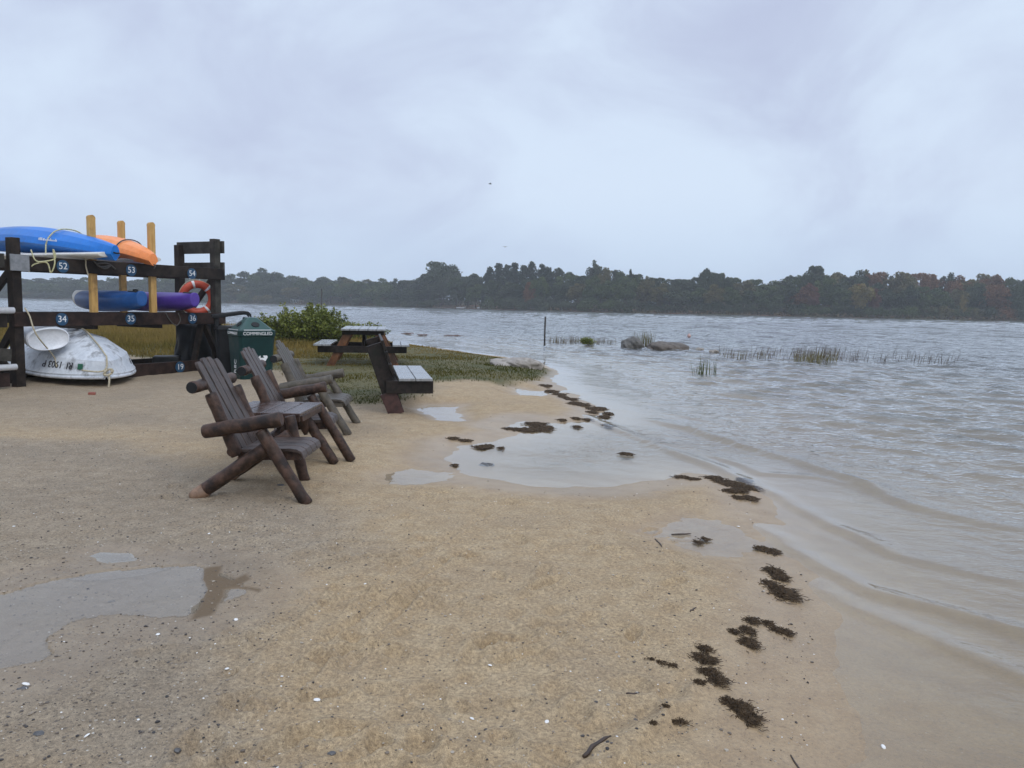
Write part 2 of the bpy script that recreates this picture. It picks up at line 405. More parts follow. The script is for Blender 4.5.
# polar sheet round the viewer: fine in front, coarse behind, out to beyond the far wood
az_f = np.linspace(R(-41), R(41), 720)
az_c = np.linspace(R(41), R(319), 84)[1:-1]
AZ = np.concatenate([az_f, az_c]); NA = len(AZ)
RR = np.concatenate([np.linspace(.25, 1.7, 16)[:-1], np.geomspace(1.7, 120, 790)[:-1], np.geomspace(120, 700, 260)]); NR = len(RR)
GX = np.outer(RR, np.sin(AZ)); GY = np.outer(RR, np.cos(AZ))
H, WET, GRAV, GRASSY, ISL, DD, DF = terrain(GX, GY)
ii, jj = np.meshgrid(np.arange(NR - 1), np.arange(NA), indexing='ij')
jn = (jj + 1) % NA
QUADS = np.stack([ii * NA + jj, ii * NA + jn, (ii + 1) * NA + jn, (ii + 1) * NA + jj], -1).reshape(-1, 4)

def np_mesh(name, V, Q, attrs=None, smooth=True, k=4):
    me = bpy.data.meshes.new(name)
    me.vertices.add(len(V)); me.vertices.foreach_set('co', np.ascontiguousarray(V, dtype=np.float32).ravel())
    me.loops.add(Q.size); me.loops.foreach_set('vertex_index', np.ascontiguousarray(Q, dtype=np.int32).ravel())
    me.polygons.add(len(Q)); me.polygons.foreach_set('loop_start', np.arange(0, Q.size, k, dtype=np.int32))
    me.polygons.foreach_set('use_smooth', np.full(len(Q), smooth))
    me.update(calc_edges=True)
    for nme, (dom, a) in (attrs or {}).items():
        at_ = me.attributes.new(nme, 'FLOAT', dom); at_.data.foreach_set('value', np.ascontiguousarray(a, dtype=np.float32).ravel())
    return me

# ground material
m, nt, out = newmat('beach sand'); q = NT(nt)
geo = q.n('ShaderNodeNewGeometry'); co = geo.outputs['Position']
wet, grv, gra, isl, farl = (q.attr(a) for a in ('wet', 'gravel', 'grassy', 'isle', 'farland'))
nA, nB, nC, nD = q.noise(co, .9, 4), q.noise(co, 7, 4), q.noise(co, 60, 3, .7), q.noise(co, 330, 2, .7)
tan = q.mix(q.ramp(nB, .3, .7), (.37, .265, .15), (.44, .33, .197))
tan = q.mix(q.math('MULTIPLY', q.ramp(nA, .45, .7), .5), tan, (.315, .235, .15))
gcol = q.mix(q.ramp(nB, .3, .7), (.275, .213, .143), (.345, .275, .19))
gcol = q.mix(q.math('MULTIPLY', q.ramp(nA, .4, .7), .5), gcol, (.225, .182, .13))
gm = q.math('ADD', grv, q.math('MULTIPLY_ADD', nB, .5, -.25), clamp=True)
c = q.mix(gm, tan, gcol)
clot = q.ramp(q.noise(co, 42, 6, .8), .40, .66); grain = q.math('MULTIPLY', q.math('MULTIPLY_ADD', q.ramp(nC, .25, .75), .62, .68), q.math('MULTIPLY_ADD', clot, .16, .92))
grain2 = q.math('MULTIPLY_ADD', q.ramp(nD, .2, .8), .8, .6)
gr = q.math('MULTIPLY', grain, grain2); gr = q.math('ADD', q.math('MULTIPLY', gr, q.math('MULTIPLY_ADD', wet, -.55, 1.0)), q.math('MULTIPLY', wet, .53))
cc = q.n('ShaderNodeCombineColor')
for i in range(3): q.l(gr, cc.inputs[i])
c = q.mix(1.0, c, cc.outputs[0], 'MULTIPLY')
# specks: dark grit and broken shell, each with a size of its own
def specks(scale, lo, rad):
    v = q.n('ShaderNodeTexVoronoi'); q.l(co, v.inputs['Vector']); v.inputs['Scale'].default_value = scale
    sep = q.n('ShaderNodeSeparateColor'); q.l(v.outputs['Color'], sep.inputs[0])
    a = q.math('GREATER_THAN', sep.outputs[0], lo); b = q.math('LESS_THAN', v.outputs['Distance'], rad)
    return q.math('MULTIPLY', a, b)
dark = q.math('MAXIMUM', specks(85, .80, .3), q.math('MULTIPLY', specks(36, .90, .26), .9))
c = q.mix(q.math('MULTIPLY', dark, q.math('MULTIPLY_ADD', grv, .4, .32)), c, (.075, .065, .06))
c = q.mix(q.math('MULTIPLY', specks(60, .962, .24), q.math('MULTIPLY_ADD', grv, .35, .4)), c, (.62, .6, .55))
soil = q.mix(q.ramp(nB, .3, .7), (.085, .078, .026), (.125, .105, .038)); soil = q.mix(q.ramp(nA, .4, .65), soil, (.07, .072, .022))
c = q.mix(gra, c, soil)
fcol = q.mix(q.ramp(q.noise(co, .05, 3), .4, .6), (.12, .06, .04), (.085, .08, .035))
c = q.mix(farl, c, fcol)
wc = q.mix(1.0, c, (.83, .79, .74), 'MULTIPLY')
c = q.mix(wet, c, wc)
bedm = q.math('MULTIPLY', q.attr('bed'), 1.0); c = q.mix(bedm, c, q.mix(1.0, c, (.76, .73, .63), 'MULTIPLY'))
c = q.mix(isl, c, (.125, .08, .036))
p = q.n('ShaderNodeBsdfPrincipled'); q.l(c, p.inputs['Base Color'])
r1 = q.math('MULTIPLY_ADD', wet, -.56, .88); r1 = q.math('ADD', r1, q.math('MULTIPLY_ADD', nC, .2, -.1))
r1 = q.math('ADD', r1, q.math('MULTIPLY', isl, .3))
q.l(r1, p.inputs['Roughness'])
dryf = q.math('MULTIPLY_ADD', wet, -.8, 1.0); b1 = q.bump(q.math('MULTIPLY', nC, dryf), .8, .012); b2 = q.bump(q.math('MULTIPLY', nD, dryf), .8, .004, b1)
q.l(b2, p.inputs['Normal']); q.l(p.outputs[0], out.inputs[0])
MT['ground'] = m

V = np.stack([GX, GY, H], -1).reshape(-1, 3)
me = np_mesh('beach_ground', V, QUADS, {'wet': ('POINT', WET), 'gravel': ('POINT', GRAV), 'grassy': ('POINT', GRASSY), 'isle': ('POINT', ISL), 'bed': ('POINT', sstep(-.01, .05, WL - H) * (np.hypot(GX, GY) < 120)), 'farland': ('POINT', (DF > -20).astype(float))})
tag(link_mesh('ground', me, None, MT['ground']), kind='structure')

# ------------------------------------------------------------------ water
def water_mat(name, k, turb, bumpy, rough, wind=True):
    m, nt, out = newmat(name); q = NT(nt)
    geo = q.n('ShaderNodeNewGeometry'); co = geo.outputs['Position']; dep = q.attr('depth')
    nrm = None
    if bumpy:
        s1 = q.mapping(co, (.62, 1.0, 1.0), (0, 0, R(24)))
        chop = q.attr('chop')
        h = q.math('ADD', q.math('MULTIPLY', q.noise(s1, 1.3, 3, .6, .3), 1.4), q.math('MULTIPLY', q.noise(s1, .35, 2, .5), 3.0))
        gust = q.ramp(q.noise(q.mapping(co, (.09, .022, 1)), 1.0, 4, .6), .32, .68); h = q.math('MULTIPLY', h, q.math('MULTIPLY', chop, q.math('MULTIPLY_ADD', gust, 1.3, .2)))
        fine = q.math('MULTIPLY', q.noise(s1, 7, 3, .65), .7); h = q.math('ADD', h, q.math('MULTIPLY', fine, q.attr('fine')))
        nrm = q.bump(h, .9, .07 * bumpy)
    fr = q.n('ShaderNodeFresnel'); fr.inputs['IOR'].default_value = 1.333
    gl = q.n('ShaderNodeBsdfGlossy'); gl.inputs['Roughness'].default_value = rough; gl.inputs['Color'].default_value = (.97, .98, 1, 1)
    if nrm is not None:
        q.l(nrm, fr.inputs['Normal']); q.l(nrm, gl.inputs['Normal'])
    al = q.math('SUBTRACT', 1.0, q.math('POWER', 2.71828, q.math('MULTIPLY', dep, -k)))
    tr = q.n('ShaderNodeBsdfTransparent'); tr.inputs[0].default_value = (.95, .95, .92, 1)
    di = q.n('ShaderNodeBsdfDiffuse'); di.inputs[0].default_value = (*turb, 1)
    a = q.n('ShaderNodeMixShader'); q.l(al, a.inputs[0]); q.l(tr.outputs[0], a.inputs[1]); q.l(di.outputs[0], a.inputs[2])
    ff = q.math('MULTIPLY', fr.outputs[0], q.math('SUBTRACT', 1.0, geo.outputs['Backfacing']))
    b = q.n('ShaderNodeMixShader'); q.l(ff, b.inputs[0]); q.l(a.outputs[0], b.inputs[1]); q.l(gl.outputs[0], b.inputs[2])
    q.l(b.outputs[0], out.inputs[0])
    return m
MT['lake'] = water_mat('lake water', 1.6, (.085, .09, .08), 1.0, .015)
MT['puddle'] = water_mat('puddle water', 60, (.33, .285, .225), 0, .02)

# wind waves: many short-crested trains, drawn out only where the sheet can carry them
rr = np.hypot(GX, GY); depth = WL - H
cell = np.outer(np.gradient(RR), np.ones(NA))
wav = np.zeros_like(GX); q_ = random.Random(3)
for k in range(84):
    lam = 10 ** q_.uniform(math.log10(.15), math.log10(1.5)); th = R(226) + q_.gauss(0, .45)
    A = .0056 * lam ** .95 * q_.uniform(.5, 1.3); ph = q_.uniform(0, 6.28); kx, ky = 2 * math.pi / lam * math.cos(th), 2 * math.pi / lam * math.sin(th)
    env = .55 + .9 * vnoise(GX / (lam * 3.1) + k * 7.7, GY / (lam * 3.1) - k * 3.3, k)
    s = np.sin(kx * GX + ky * GY + ph + 1.6 * vnoise(GX / (lam * 4), GY / (lam * 4), k + 90))
    wav += A * env * (1.3 - 2.2 * np.abs(np.sin(.5 * (kx * GX + ky * GY + ph + 1.6 * vnoise(GX / (lam * 4), GY / (lam * 4), k + 90)))) ** .8 + .0 * np.cos(2 * (kx * GX + ky * GY + ph))) * sstep(2.2, 4.5, lam / cell)
calm = sstep(.01, .22, depth) * .95 + .05
wav *= calm * sstep(125, 55, rr) * (1.0 + .45 * sstep(8, 20, rr))
# longer waves of the open lake
for k in range(30):
    lam = 10 ** q_.uniform(math.log10(1.6), math.log10(7)); th = R(226) + q_.gauss(0, .4); ph = q_.uniform(0, 6.28); kx, ky = 2 * math.pi / lam * math.cos(th), 2 * math.pi / lam * math.sin(th)
    env = .3 + 1.4 * vnoise(GX / (lam * 4) + k * 5.1, GY / (lam * 4) - k * 2.3, k + 200)
    wav += .0055 * lam * env * np.sin(kx * GX + ky * GY + ph + 1.4 * vnoise(GX / (lam * 3), GY / (lam * 3), k + 260)) * sstep(35, 80, rr) * sstep(1.6, 3.2, lam / cell) * (depth > .1)
# shoaling crests running in along the beach
def crest(poly_px, amp, front, back):
    P = pts(poly_px, WL); best = np.full(GX.shape, 1e9); sg = np.zeros(GX.shape); edge = np.zeros(GX.shape)
    near = rr < 25; x, y = GX[near], GY[near]; x = x + .16 * fbm(x * 1.1, y * 1.1, 19, 3); y = y + .16 * fbm(x * 1.1, y * 1.1, 23, 3)
    bd = np.full(x.shape, 1e9); bs = np.zeros(x.shape); bt = np.zeros(x.shape)
    L = 0; seg = [math.dist(P[i], P[i + 1]) for i in range(len(P) - 1)]; tot = sum(seg)
    for i in range(len(P) - 1):
        (ax, ay), (bx, by) = P[i], P[i + 1]; ex, ey = bx - ax, by - ay
        t = np.clip(((x - ax) * ex + (y - ay) * ey) / (ex * ex + ey * ey), 0, 1)
        dx, dy = x - ax - ex * t, y - ay - ey * t; d = np.hypot(dx, dy)
        side = np.sign(ex * dy - ey * dx); k = d < bd
        bd[k] = d[k]; bs[k] = (d * side)[k]; bt[k] = ((L + t * seg[i]) / tot)[k]; L += seg[i]
    prof = np.where(bs > 0, np.exp(-(bs / back) ** 2), np.exp(-(bs / front) ** 2))
    prof = prof * np.clip(np.minimum(bt, 1 - bt) * 6, 0, 1) * (.6 + .8 * vnoise(x * 1.7, y * 1.7, 29))
    o = np.zeros(GX.shape); o[near] = amp * prof
    return o
# polylines run from far-left to near-right, so the lake lies on their left side
wav += crest([(560, 404), (600, 425), (640, 440), (700, 462), (757, 489), (832, 527), (896, 555), (1030, 584), (1200, 610)], .028, .05, .15) * sstep(-.02, .01, depth + .012)
wav += crest([(752, 520), (790, 552), (870, 592), (1030, 638), (1200, 676)], .028, .05, .14)
wav += crest([(800, 575), (845, 604), (900, 630), (1030, 684), (1200, 740)], .020, .045, .13)
wav += crest([(640, 418), (690, 430), (760, 452), (810, 468), (850, 482), (918, 509), (990, 525), (1060, 532)], .060, .06, .18)
wav += crest([(700, 452), (760, 474), (820, 478), (870, 492)], .016, .04, .16)
wav += crest([(640, 408), (760, 432), (900, 450), (1000, 455)], .020, .05, .2)
wav += crest([(790, 445), (880, 462), (960, 480), (1040, 488)], .022, .05, .2)
wz = WL + wav
keep = (H < WL + .05).ravel()
Qw = QUADS[keep[QUADS].any(1)]
used = np.unique(Qw); remap = np.full(NR * NA, -1); remap[used] = np.arange(len(used))
Vw = np.stack([GX, GY, wz], -1).reshape(-1, 3)[used]
chop = (sstep(25, 125, rr) * sstep(.02, .3, depth)).ravel()[used]
fine = (sstep(.0, .12, depth)).ravel()[used]
me = np_mesh('lake_water', Vw, remap[Qw], {'depth': ('POINT', np.maximum(depth + wav, 0).ravel()[used]), 'chop': ('POINT', chop), 'fine': ('POINT', fine)})
tag(link_mesh('lake_water', me, None, MT['lake']), kind='structure')

def puddle_sheet(name, poly, level):
    P = np.array(poly); x0, y0 = P.min(0) - .3; x1, y1 = P.max(0) + .3
    n = 150; xs, ys = np.linspace(x0, x1, n), np.linspace(y0, y1, n); X, Y = np.meshgrid(xs, ys)
    h = terrain(X.ravel(), Y.ravel())[0].reshape(X.shape); sd = sdist(X.ravel(), Y.ravel(), poly).reshape(X.shape)
    ok = (sd > -.30).ravel() & (h < level + .012).ravel()
    a, b = np.meshgrid(np.arange(n - 1), np.arange(n - 1), indexing='ij')
    Q = np.stack([a * n + b, a * n + b + 1, (a + 1) * n + b + 1, (a + 1) * n + b], -1).reshape(-1, 4)
    Q = Q[ok[Q].all(1)]; u = np.unique(Q); rm = np.full(n * n, -1); rm[u] = np.arange(len(u))
    V = np.stack([X, Y, np.full_like(X, level) + .0006 * fbm(X * 9, Y * 14, 3, 2)], -1).reshape(-1, 3)[u]
    tag(link_mesh(name, np_mesh(name, V, rm[Q], {'depth': ('POINT', np.maximum(level - h, 0).ravel()[u])}), None, MT['puddle']), kind='structure')
puddle_sheet('puddle_water', puddle, PUD)
puddle_sheet('puddle_water', puddle2, PUD)

# ------------------------------------------------------------------ log seats
def seat_logs(root, y0, w, near_arm, far_arm, LG, SL, seed, n_back=4, arch=False, tips=True, far_foot=.415, dx=0.0, turn=0.0):
    """one log seat facing +x between y0 and y0 + w, as parts of root"""
    before = set(root.children); y1 = y0 + w; i0, i1 = y0 + .10, y1 - .10; lw = (i1 - i0)
    for y, s in ((y0 + .02, 0), (y1 - .02, 1)):
        leg = MB().log((-.42, y, .035), (.10, y, .405), .052, seed + s).build('rear_leg', LG, root)
        if tips:
            MB().tube([(-.46, y, .008), (-.43, y, .028), (-.36, y, .078)], [.05, .057, .0555], 12).build('pale_end', MT['log_pale'] if LG is MT['log'] else LG, leg)
        top = (.075, y - (.055 if s == 0 else -.055), .545)
        fl = MB().log((.415 if s == 0 else far_foot, y - (.055 if s == 0 else -.055), -.01), top, .047, seed + 3 + s).build('front_leg', LG, root)
        MB().log((-.14, y + (.05 if s == 0 else -.05), .33), (-.335, y + (.05 if s == 0 else -.05), .80), .047, seed + 6 + s).build('back_post', LG, root)
        MB().bar((-.14, y + (.09 if s == 0 else -.09), .325), (.33, y + (.09 if s == 0 else -.09), .335), .045, .07).build('seat_rail', LG, root)
    for flag, y, s in ((near_arm, y0 - .045, 0), (far_arm, y1 + .045, 1)):
        if flag: MB().log((-.345, y, .525), (.235, y, .635), .054, seed + 9 + s).build('arm_log', LG, root)
    cl = MB().log((-.415, y0 - .07, .855), (-.415, y1 + .07, .855), .046, seed + 12).build('cross_log', LG, root)
    for yy in (y0 - .072, y1 + .072):
        MB().tube([(-.415, yy - .004, .855), (-.415, yy + .004, .855)], .041, 12).build('dark_end', MT['black'], cl)
    MB().log((-.17, y0 + .03, .36), (-.17, y1 - .03, .36), .04, seed + 13).build('lower_cross_log', LG, root)
    b0, b1 = Vector((-.10, 0, .335)), Vector((-.475, 0, 1.05))
    d = (b1 - b0).normalized(); n = Vector((d.z, 0, -d.x))
    sw = lw / n_back
    for k in range(n_back):
        u = (k + .5) / n_back * 2 - 1
        cut = (.16 if arch else .045) * abs(u) ** 1.8
        e = b1 - d * cut; y = i0 + sw * (k + .5); hw = sw * .435
        o = MB(); P = []
        q0 = random.Random(seed + k); tw = q0.uniform(-.006, .006)
        for t, ww in ((0, 1), (.5, 1), (.93, 1), (.975, .86), (1, .55)):
            c_ = b0.lerp(e, t) + Vector((0, y + tw * t, 0)) + n * q0.uniform(-.002, .002)
            P.append([c_ + Vector((0, -hw * ww, 0)) - n * .011, c_ + Vector((0, hw * ww, 0)) - n * .011, c_ + Vector((0, hw * ww, 0)) + n * .011, c_ + Vector((0, -hw * ww, 0)) + n * .011])
        o.loft(P, False); o.build('back_slat', SL, root, .004)
    ns = 4; sw = (lw + .08) / ns
    for k in range(ns):
        y = i0 - .04 + sw * (k + .5); hw = sw * .46; P = []
        for x, z in ((-.13, .352), (.1, .36), (.26, .366), (.315, .36), (.352, .34), (.365, .31)):
            P.append([(x, y - hw, z), (x, y + hw, z), (x - .004, y + hw, z + .026), (x - .004, y - hw, z + .026)])
        MB().loft(P, False).build('seat_slat', SL, root, .004)
    if turn or dx:
        m_ = Matrix.Translation((dx, y0, 0)) @ Matrix.Rotation(turn, 4, 'Z') @ Matrix.Translation((0, -y0, 0))
        for o in root.children:
            if o not in before: o.matrix_local = m_

dbl = thing('log_double_seat', 'two dark brown log chairs joined by a shared tabletop, wet, on the open sand', 'double chair', (-1.93, 5.62, gz(-1.93, 5.62) - .015))
seat_logs(dbl, .04, .66, True, False, MT['log'], MT['slat'], 100, far_foot=.20)
seat_logs(dbl, 1.46, .70, False, True, MT['log'], MT['slat'], 200, dx=-.13, turn=R(6))
tb = MB()
for k in range(4): tb.box((-.385 + .165 * k - .04, 1.17, .545), (.155, .76, .03))
tbo = tb.build('tabletop', MT['tabletop'], dbl, .005)
MB().box((-.17, .82, .508), (.62, .05, .045)).build('table_rail', MT['log'], dbl, .004)
MB().box((-.17, 1.52, .508), (.62, .05, .045)).build('table_rail', MT['log'], dbl, .004)
MB().box((.14, 1.17, .507), (.035, .66, .05)).build('table_apron', MT['log'], dbl, .004)
for y, s in ((.92, 1), (1.42, 2)):
    MB().tube([(.0, y, .53), (.01, y, .42), (.02, y, .33), (.025, y, .27)], [.05, .054, .045, .015], 10).build('table_stub', MT['log'], dbl)
    MB().log((-.33, y, .34), (-.33, y, .53), .045, 240 + s).build('table_stub', MT['log'], dbl)
MB().log((.1, 1.56, .54), (.41, 1.62, -.01), .045, 260).build('table_leg', MT['log'], dbl)

ch = thing('log_chair', 'single weathered grey log chair with arched slatted back, behind the joined brown pair', 'chair', (-2.28, 8.72, gz(-2.28, 8.72)), R(4))
seat_logs(ch, .0, .74, True, True, MT['grey_log'], MT['grey_slat'], 300, 6, True, False)

# ------------------------------------------------------------------ backed bench, seen end on
bn = thing('backed_bench', 'dark plank bench with sloping back and wet pale seat, end towards the log chairs', 'bench', (-1.57, 10.42, gz(-1.57, 10.42) - .01), R(11))
LB = 1.9
sl0, sl1 = Vector((.0, 0, .0)), Vector((-.315, 0, .95))
for y in (.0, LB):
    sb = MB(); sb.bar((sl0.x, y, sl0.z), (sl1.x, y, sl1.z), .05, .21, (0, 1, 0)); lg = sb.build('end_leg', MT['bench_dark'], bn, .006)
    MB().bar((.004, y, -.012), (-.125, y, .30), .054, .216, (0, 1, 0)).build('stained_foot', MT['bench_red'], lg, .006)
    MB().box((.17, y - .05 if y == 0 else y + .05, .375), (.64, .05, .175)).build('seat_support', MT['bench_dark'], bn, .006)
for k in range(2):
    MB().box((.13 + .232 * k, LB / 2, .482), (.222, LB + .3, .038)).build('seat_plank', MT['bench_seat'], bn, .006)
dd_ = (sl1 - sl0).normalized(); nn_ = Vector((dd_.z, 0, -dd_.x))
for k, t in enumerate((.60, .78, .945)):
    c_ = sl0.lerp(sl1, t) + nn_ * .128
    MB().bar((c_.x, -.12, c_.z), (c_.x, LB + .12, c_.z), .15, .036, tuple(dd_)).build('back_plank', MT['bench_dark'], bn, .006)
MB().box((.05, LB / 2, .33), (.06, LB - .06, .12)).build('stretcher', MT['bench_dark'], bn, .005)

# ------------------------------------------------------------------ picnic table on the grass
pt = thing('picnic_table', 'brown stained picnic table with attached benches standing on the grass by the bush', 'picnic table', (-3.36, 17.0, gz(-3.36, 17.9) - .03), R(9))
TL = 1.9
for k in range(5):
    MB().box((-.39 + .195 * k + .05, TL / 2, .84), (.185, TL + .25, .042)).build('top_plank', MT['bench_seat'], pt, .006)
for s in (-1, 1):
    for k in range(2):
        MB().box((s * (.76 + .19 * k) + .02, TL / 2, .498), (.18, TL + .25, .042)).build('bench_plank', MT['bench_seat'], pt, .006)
for y in (.12, TL - .12):
    for s in (-1, 1):
        MB().bar((s * .30 + .04, y, .815), (s * .74 + .04, y, -.02), .05, .16, (0, 1, 0)).build('slanted_leg', MT['orange_plank'], pt, .006)
    yo = y - .05 if y < 1 else y + .05
    MB().box((.03, yo, .40), (1.95, .045, .15)).build('bench_beam', MT['bench_dark'], pt, .006)
    MB().box((.04, yo, .77), (.92, .045, .09)).build('top_beam', MT['bench_dark'], pt, .006)
MB().bar((.04, .17, .42), (.04, .85, .80), .06, .09, (1, 0, 0)).build('brace', MT['bench_dark'], pt, .005)
MB().bar((.04, TL - .17, .42), (.04, TL - .85, .80), .06, .09, (1, 0, 0)).build('brace', MT['bench_dark'], pt, .005)

# ------------------------------------------------------------------ boat racks
RX = thing('boat_rack', 'large dark timber boat rack with blue number discs holding the blue and orange kayaks', 'boat rack', (-7.92, 12.44, 0), math.atan2(3.47, 1.78))
# local axes: x along the front, y towards the back
DEP = 1.2
def post(x, y, z0, z1, parent, m=None, w=.15, d=.15, name='post'):
    return MB().box((x, y, (z0 + z1) / 2), (w, d, z1 - z0)).build(name, m or MT['rack'], parent, .008)
def lean_bar(p0, p1, parent, w=.12, h=.06, m=None, name='brace', side=(1, 0, 0)):
    return MB().bar(p0, p1, w, h, side).build(name, m or MT['rack'], parent, .006)
post(-.05, .11, -.05, 2.42, RX); post(4.0, .11, -.05, 2.74, RX, MT['rack_grey'])
post(-.05, DEP, -.05, 2.42, RX); post(4.05, DEP + .04, -.05, 2.64, RX)
def beam(z, h, y, x0=-.16, x1=4.12, m=None):
    return MB().box(((x0 + x1) / 2, y, z), (x1 - x0, .07, h)).build('beam', m or MT['rack'], RX, .008)
fb_t = beam(2.02, .23, -.003); fb_m = beam(1.115, .23, -.003, m=MT['rack_red']); fb_b = beam(.15, .25, -.003, 1.35, 4.12, m=MT['rack_red'])
beam(2.02, .2, DEP + .12); beam(1.115, .2, DEP + .12); beam(.14, .22, DEP + .12)
for x in (1.27, 2.47):
    post(x, .075, 1.0, 2.86, RX, MT['yellow_wood'], .125, .08, 'divider_post')
    MB().tube([(x, .033, 2.86), (x, .117, 2.86)], .0615, 20).build('rounded_top', MT['yellow_wood'], RX)
post(2.70, DEP + .045, 1.0, 2.95, RX, MT['yellow_wood'], .125, .08, 'divider_post')
MB().tube([(2.70, DEP + .003, 2.95), (2.70, DEP + .087, 2.95)], .0615, 20).build('rounded_top', MT['yellow_wood'], RX)
# right end frame: two planks across the posts and a brace
for z, h in ((2.58, .25), (2.17, .2)):
    MB().bar((4.11, -.02, z), (4.11, DEP + .16, z), .05, h, (1, 0, 0)).build('end_plank', MT['rack_grey'], RX, .006)
lean_bar((4.06, .25, 1.95), (4.06, 1.0, 1.2), RX, .05, .13)
for a_, b_ in (((3.6, .10, 1.0), (3.42, .12, .2)), ((3.66, .09, 1.0), (3.95, .02, .3)), ((-.05, .22, .95), (-.05, 1.05, .1)), ((-.05, .2, 1.9), (-.05, 1.08, 1.25)), ((-.05, 1.05, .95), (-.05, .25, .1))):
    lean_bar(a_, b_, RX, .06, .13)
for x in (1.27, 2.6): MB().box((x, DEP / 2 + .06, .98), (.1, DEP + .02, .1)).build('cross_bearer', MT['rack'], RX, .006)
MB().box((-.05, -.055, 2.02), (.30, .02, .26)).build('bracket', MT['metal'], RX, .003)
def plate(x, z, txt, yy=-.04):
    p_ = MB().tube([(x, yy - .012, z), (x, yy, z)], .105, 24).build('number_disc', MT['plate'], RX)
    text_mesh('number', txt, .155, MT['white_paint'], p_, (x, yy - .014, z), (R(90), 0, 0), .0015)
for x, t in ((.66, '52'), (1.94, '53'), (3.28, '54')): plate(x, 2.0, t)
for x, t in ((.61, '34'), (1.90, '35'), (3.27, '36')): plate(x, 1.115, t)
plate(2.95, .165, '19')

R2 = thing('boat_rack', 'neighbouring dark timber rack with white pipe bunks, cut off at the edge of the view', 'boat rack', (-7.92 - .456 * .42, 12.44 - .89 * .42, 0), math.atan2(3.47, 1.78))
for x in (-.15, -3.9):
    for y in (.11, DEP): MB().box((x, y, 1.16), (.15, .15, 2.42)).build('post', MT['rack'], R2, .008)
for z, mm in ((2.04, 'rack_grey'), (1.10, 'rack'), (.16, 'rack_red')):
    for y in (-.003, DEP + .12): MB().box((-1.95, y, z), (4.2, .07, .22)).build('beam', MT[mm], R2, .008)
for z in (1.262, .36):
    MB().tube([(-3.9, -.06, z), (.24, -.06, z)], .05, 14).build('pipe_bunk', MT['white_pipe'], R2)
for a_, b_ in (((-.02, .2, 1.9), (-.12, 1.08, .1)), ((-.02, .2, .95), (-.02, 1.05, .1))):
    MB().bar(a_, b_, .06, .13, (1, 0, 0)).build('brace', MT['rack'], R2, .006)
MB().bar((-2.2, -.05, .80), (.16, -.075, .55), .05, .2, (0, 1, 0)).build('loose_plank', MT['rack_grey'], R2, .006)

# ------------------------------------------------------------------ kayaks
RA = math.atan2(-.456, .89)                       # bows point out of the rack front
e_ = Vector((.456, .89, 0)); n_ = Vector((-.89, .456, 0)); L0 = Vector((-7.92, 12.44, 0))
def rk(s, off, z): return L0 + e_ * s + n_ * off + Vector((0, 0, z))

def hull(L, W, Hh, flip, blunt=.16, sheer=.12, ridge=.4, n=40, m=22, power=.8, chine=2.6, eh=.55, sp=3, poly=False):
    """closed kayak shell, bow at x = 0, stern at x = -L, resting on z = 0"""
    rings = []; us = [0] + [((1 - math.cos(math.pi * (i + .5) / n)) / 2) for i in range(n)] + [1]
    zmin = 1e9; raw = []
    for u in us:
        b = math.sin(math.pi * (.03 + .94 * u)) ** power
        wv = W / 2 * max(b * (1 if 0 < u < 1 else .6), blunt * (.45 if 0 < u < 1 else .3)); sh = sheer * abs(2 * u - 1) ** sp
        hh = Hh * (eh + (1 - eh) * b) * (1 if 0 < u < 1 else .55); ring = []
        if poly:
            prof = [(0, -.56), (.30, -.54), (.62, -.44), (.90, -.20), (.985, -.02), (1, .03), (.95, .07), (.62, .22), (.2, .40), (0, .42)]
            prof = prof + [(-a, b_) for a, b_ in prof[-2:0:-1]]
            raw.append([[-L * u, wv * a, hh * b_ + sh] for a, b_ in prof]); continue
        for k in range(m):
            t = 2 * math.pi * k / m; c, s = math.cos(t), math.sin(t)
            y = wv * math.copysign(abs(c) ** (2 / chine), c)
            if s >= 0: z_ = hh * .42 * abs(s) ** (.9 + ridge)
            else: z_ = -hh * .58 * abs(s) ** .75
            ring.append([-L * u, y, z_ + sh])
        raw.append(ring)
    sg = -1 if flip else 1
    zmin = min(p[2] * sg for r_ in raw for p in r_)
    return [[(p[0], p[1] * sg, p[2] * sg - zmin) for p in r_] for r_ in raw]

def kayak(label, loc, rz, L, W, Hh, flip, mat, name='kayak', cat='kayak', group=None, pitch=0, **kw):
    t = thing(name, label, cat, loc, rz, group); t.rotation_euler = (0, pitch, rz)
    rings = hull(L, W, Hh, flip, **kw)
    o = MB().loft(rings).build('hull', mat, t, 0, 0 if kw.get('poly') else 1)
    if kw.get('poly'): o.data.set_sharp_from_angle(angle=R(17))
    return t, rings

KB = dict(blunt=.22, sheer=.11, ridge=.1, power=.7, chine=3.2, eh=.42, sp=1.7, poly=True)
KO = dict(blunt=.10, sheer=.24, ridge=.35, power=.62, eh=.34, sp=2.2, poly=True)
k1, rg = kayak('bright blue kayak lying hull up on the top of the rack, rope across it', rk(1.22, -.62, 2.12), RA, 4.4, .86, .50, True, MT['blue_kayak'], pitch=R(3.4), **KB)
def strip(rings, i0, i1, k, off, name, mat, parent, r=.008):
    MB().tube([Vector(rings[i][k]) * 1 + Vector((0, 0, off)) for i in range(i0, i1)], r, 6).build(name, mat, parent)
kk = 12
MB().tube([(.02, -.05, .14), (.05, -.03, .13), (.05, .03, .13), (.02, .05, .14)], .014, 8).build('grab_handle', MT['black'], k1)
def hull_mark(parent, y, z, x0, x1, tilt=R(12)):
    q0 = random.Random(5); b = MB()
    xx = x0
    while xx < x1:
        w_ = q0.uniform(.018, .035); hgt = q0.uniform(.022, .05)
        b.box((xx, y, z + hgt / 2), (w_ * .7, .004, hgt)); xx += w_ + .008
    return b
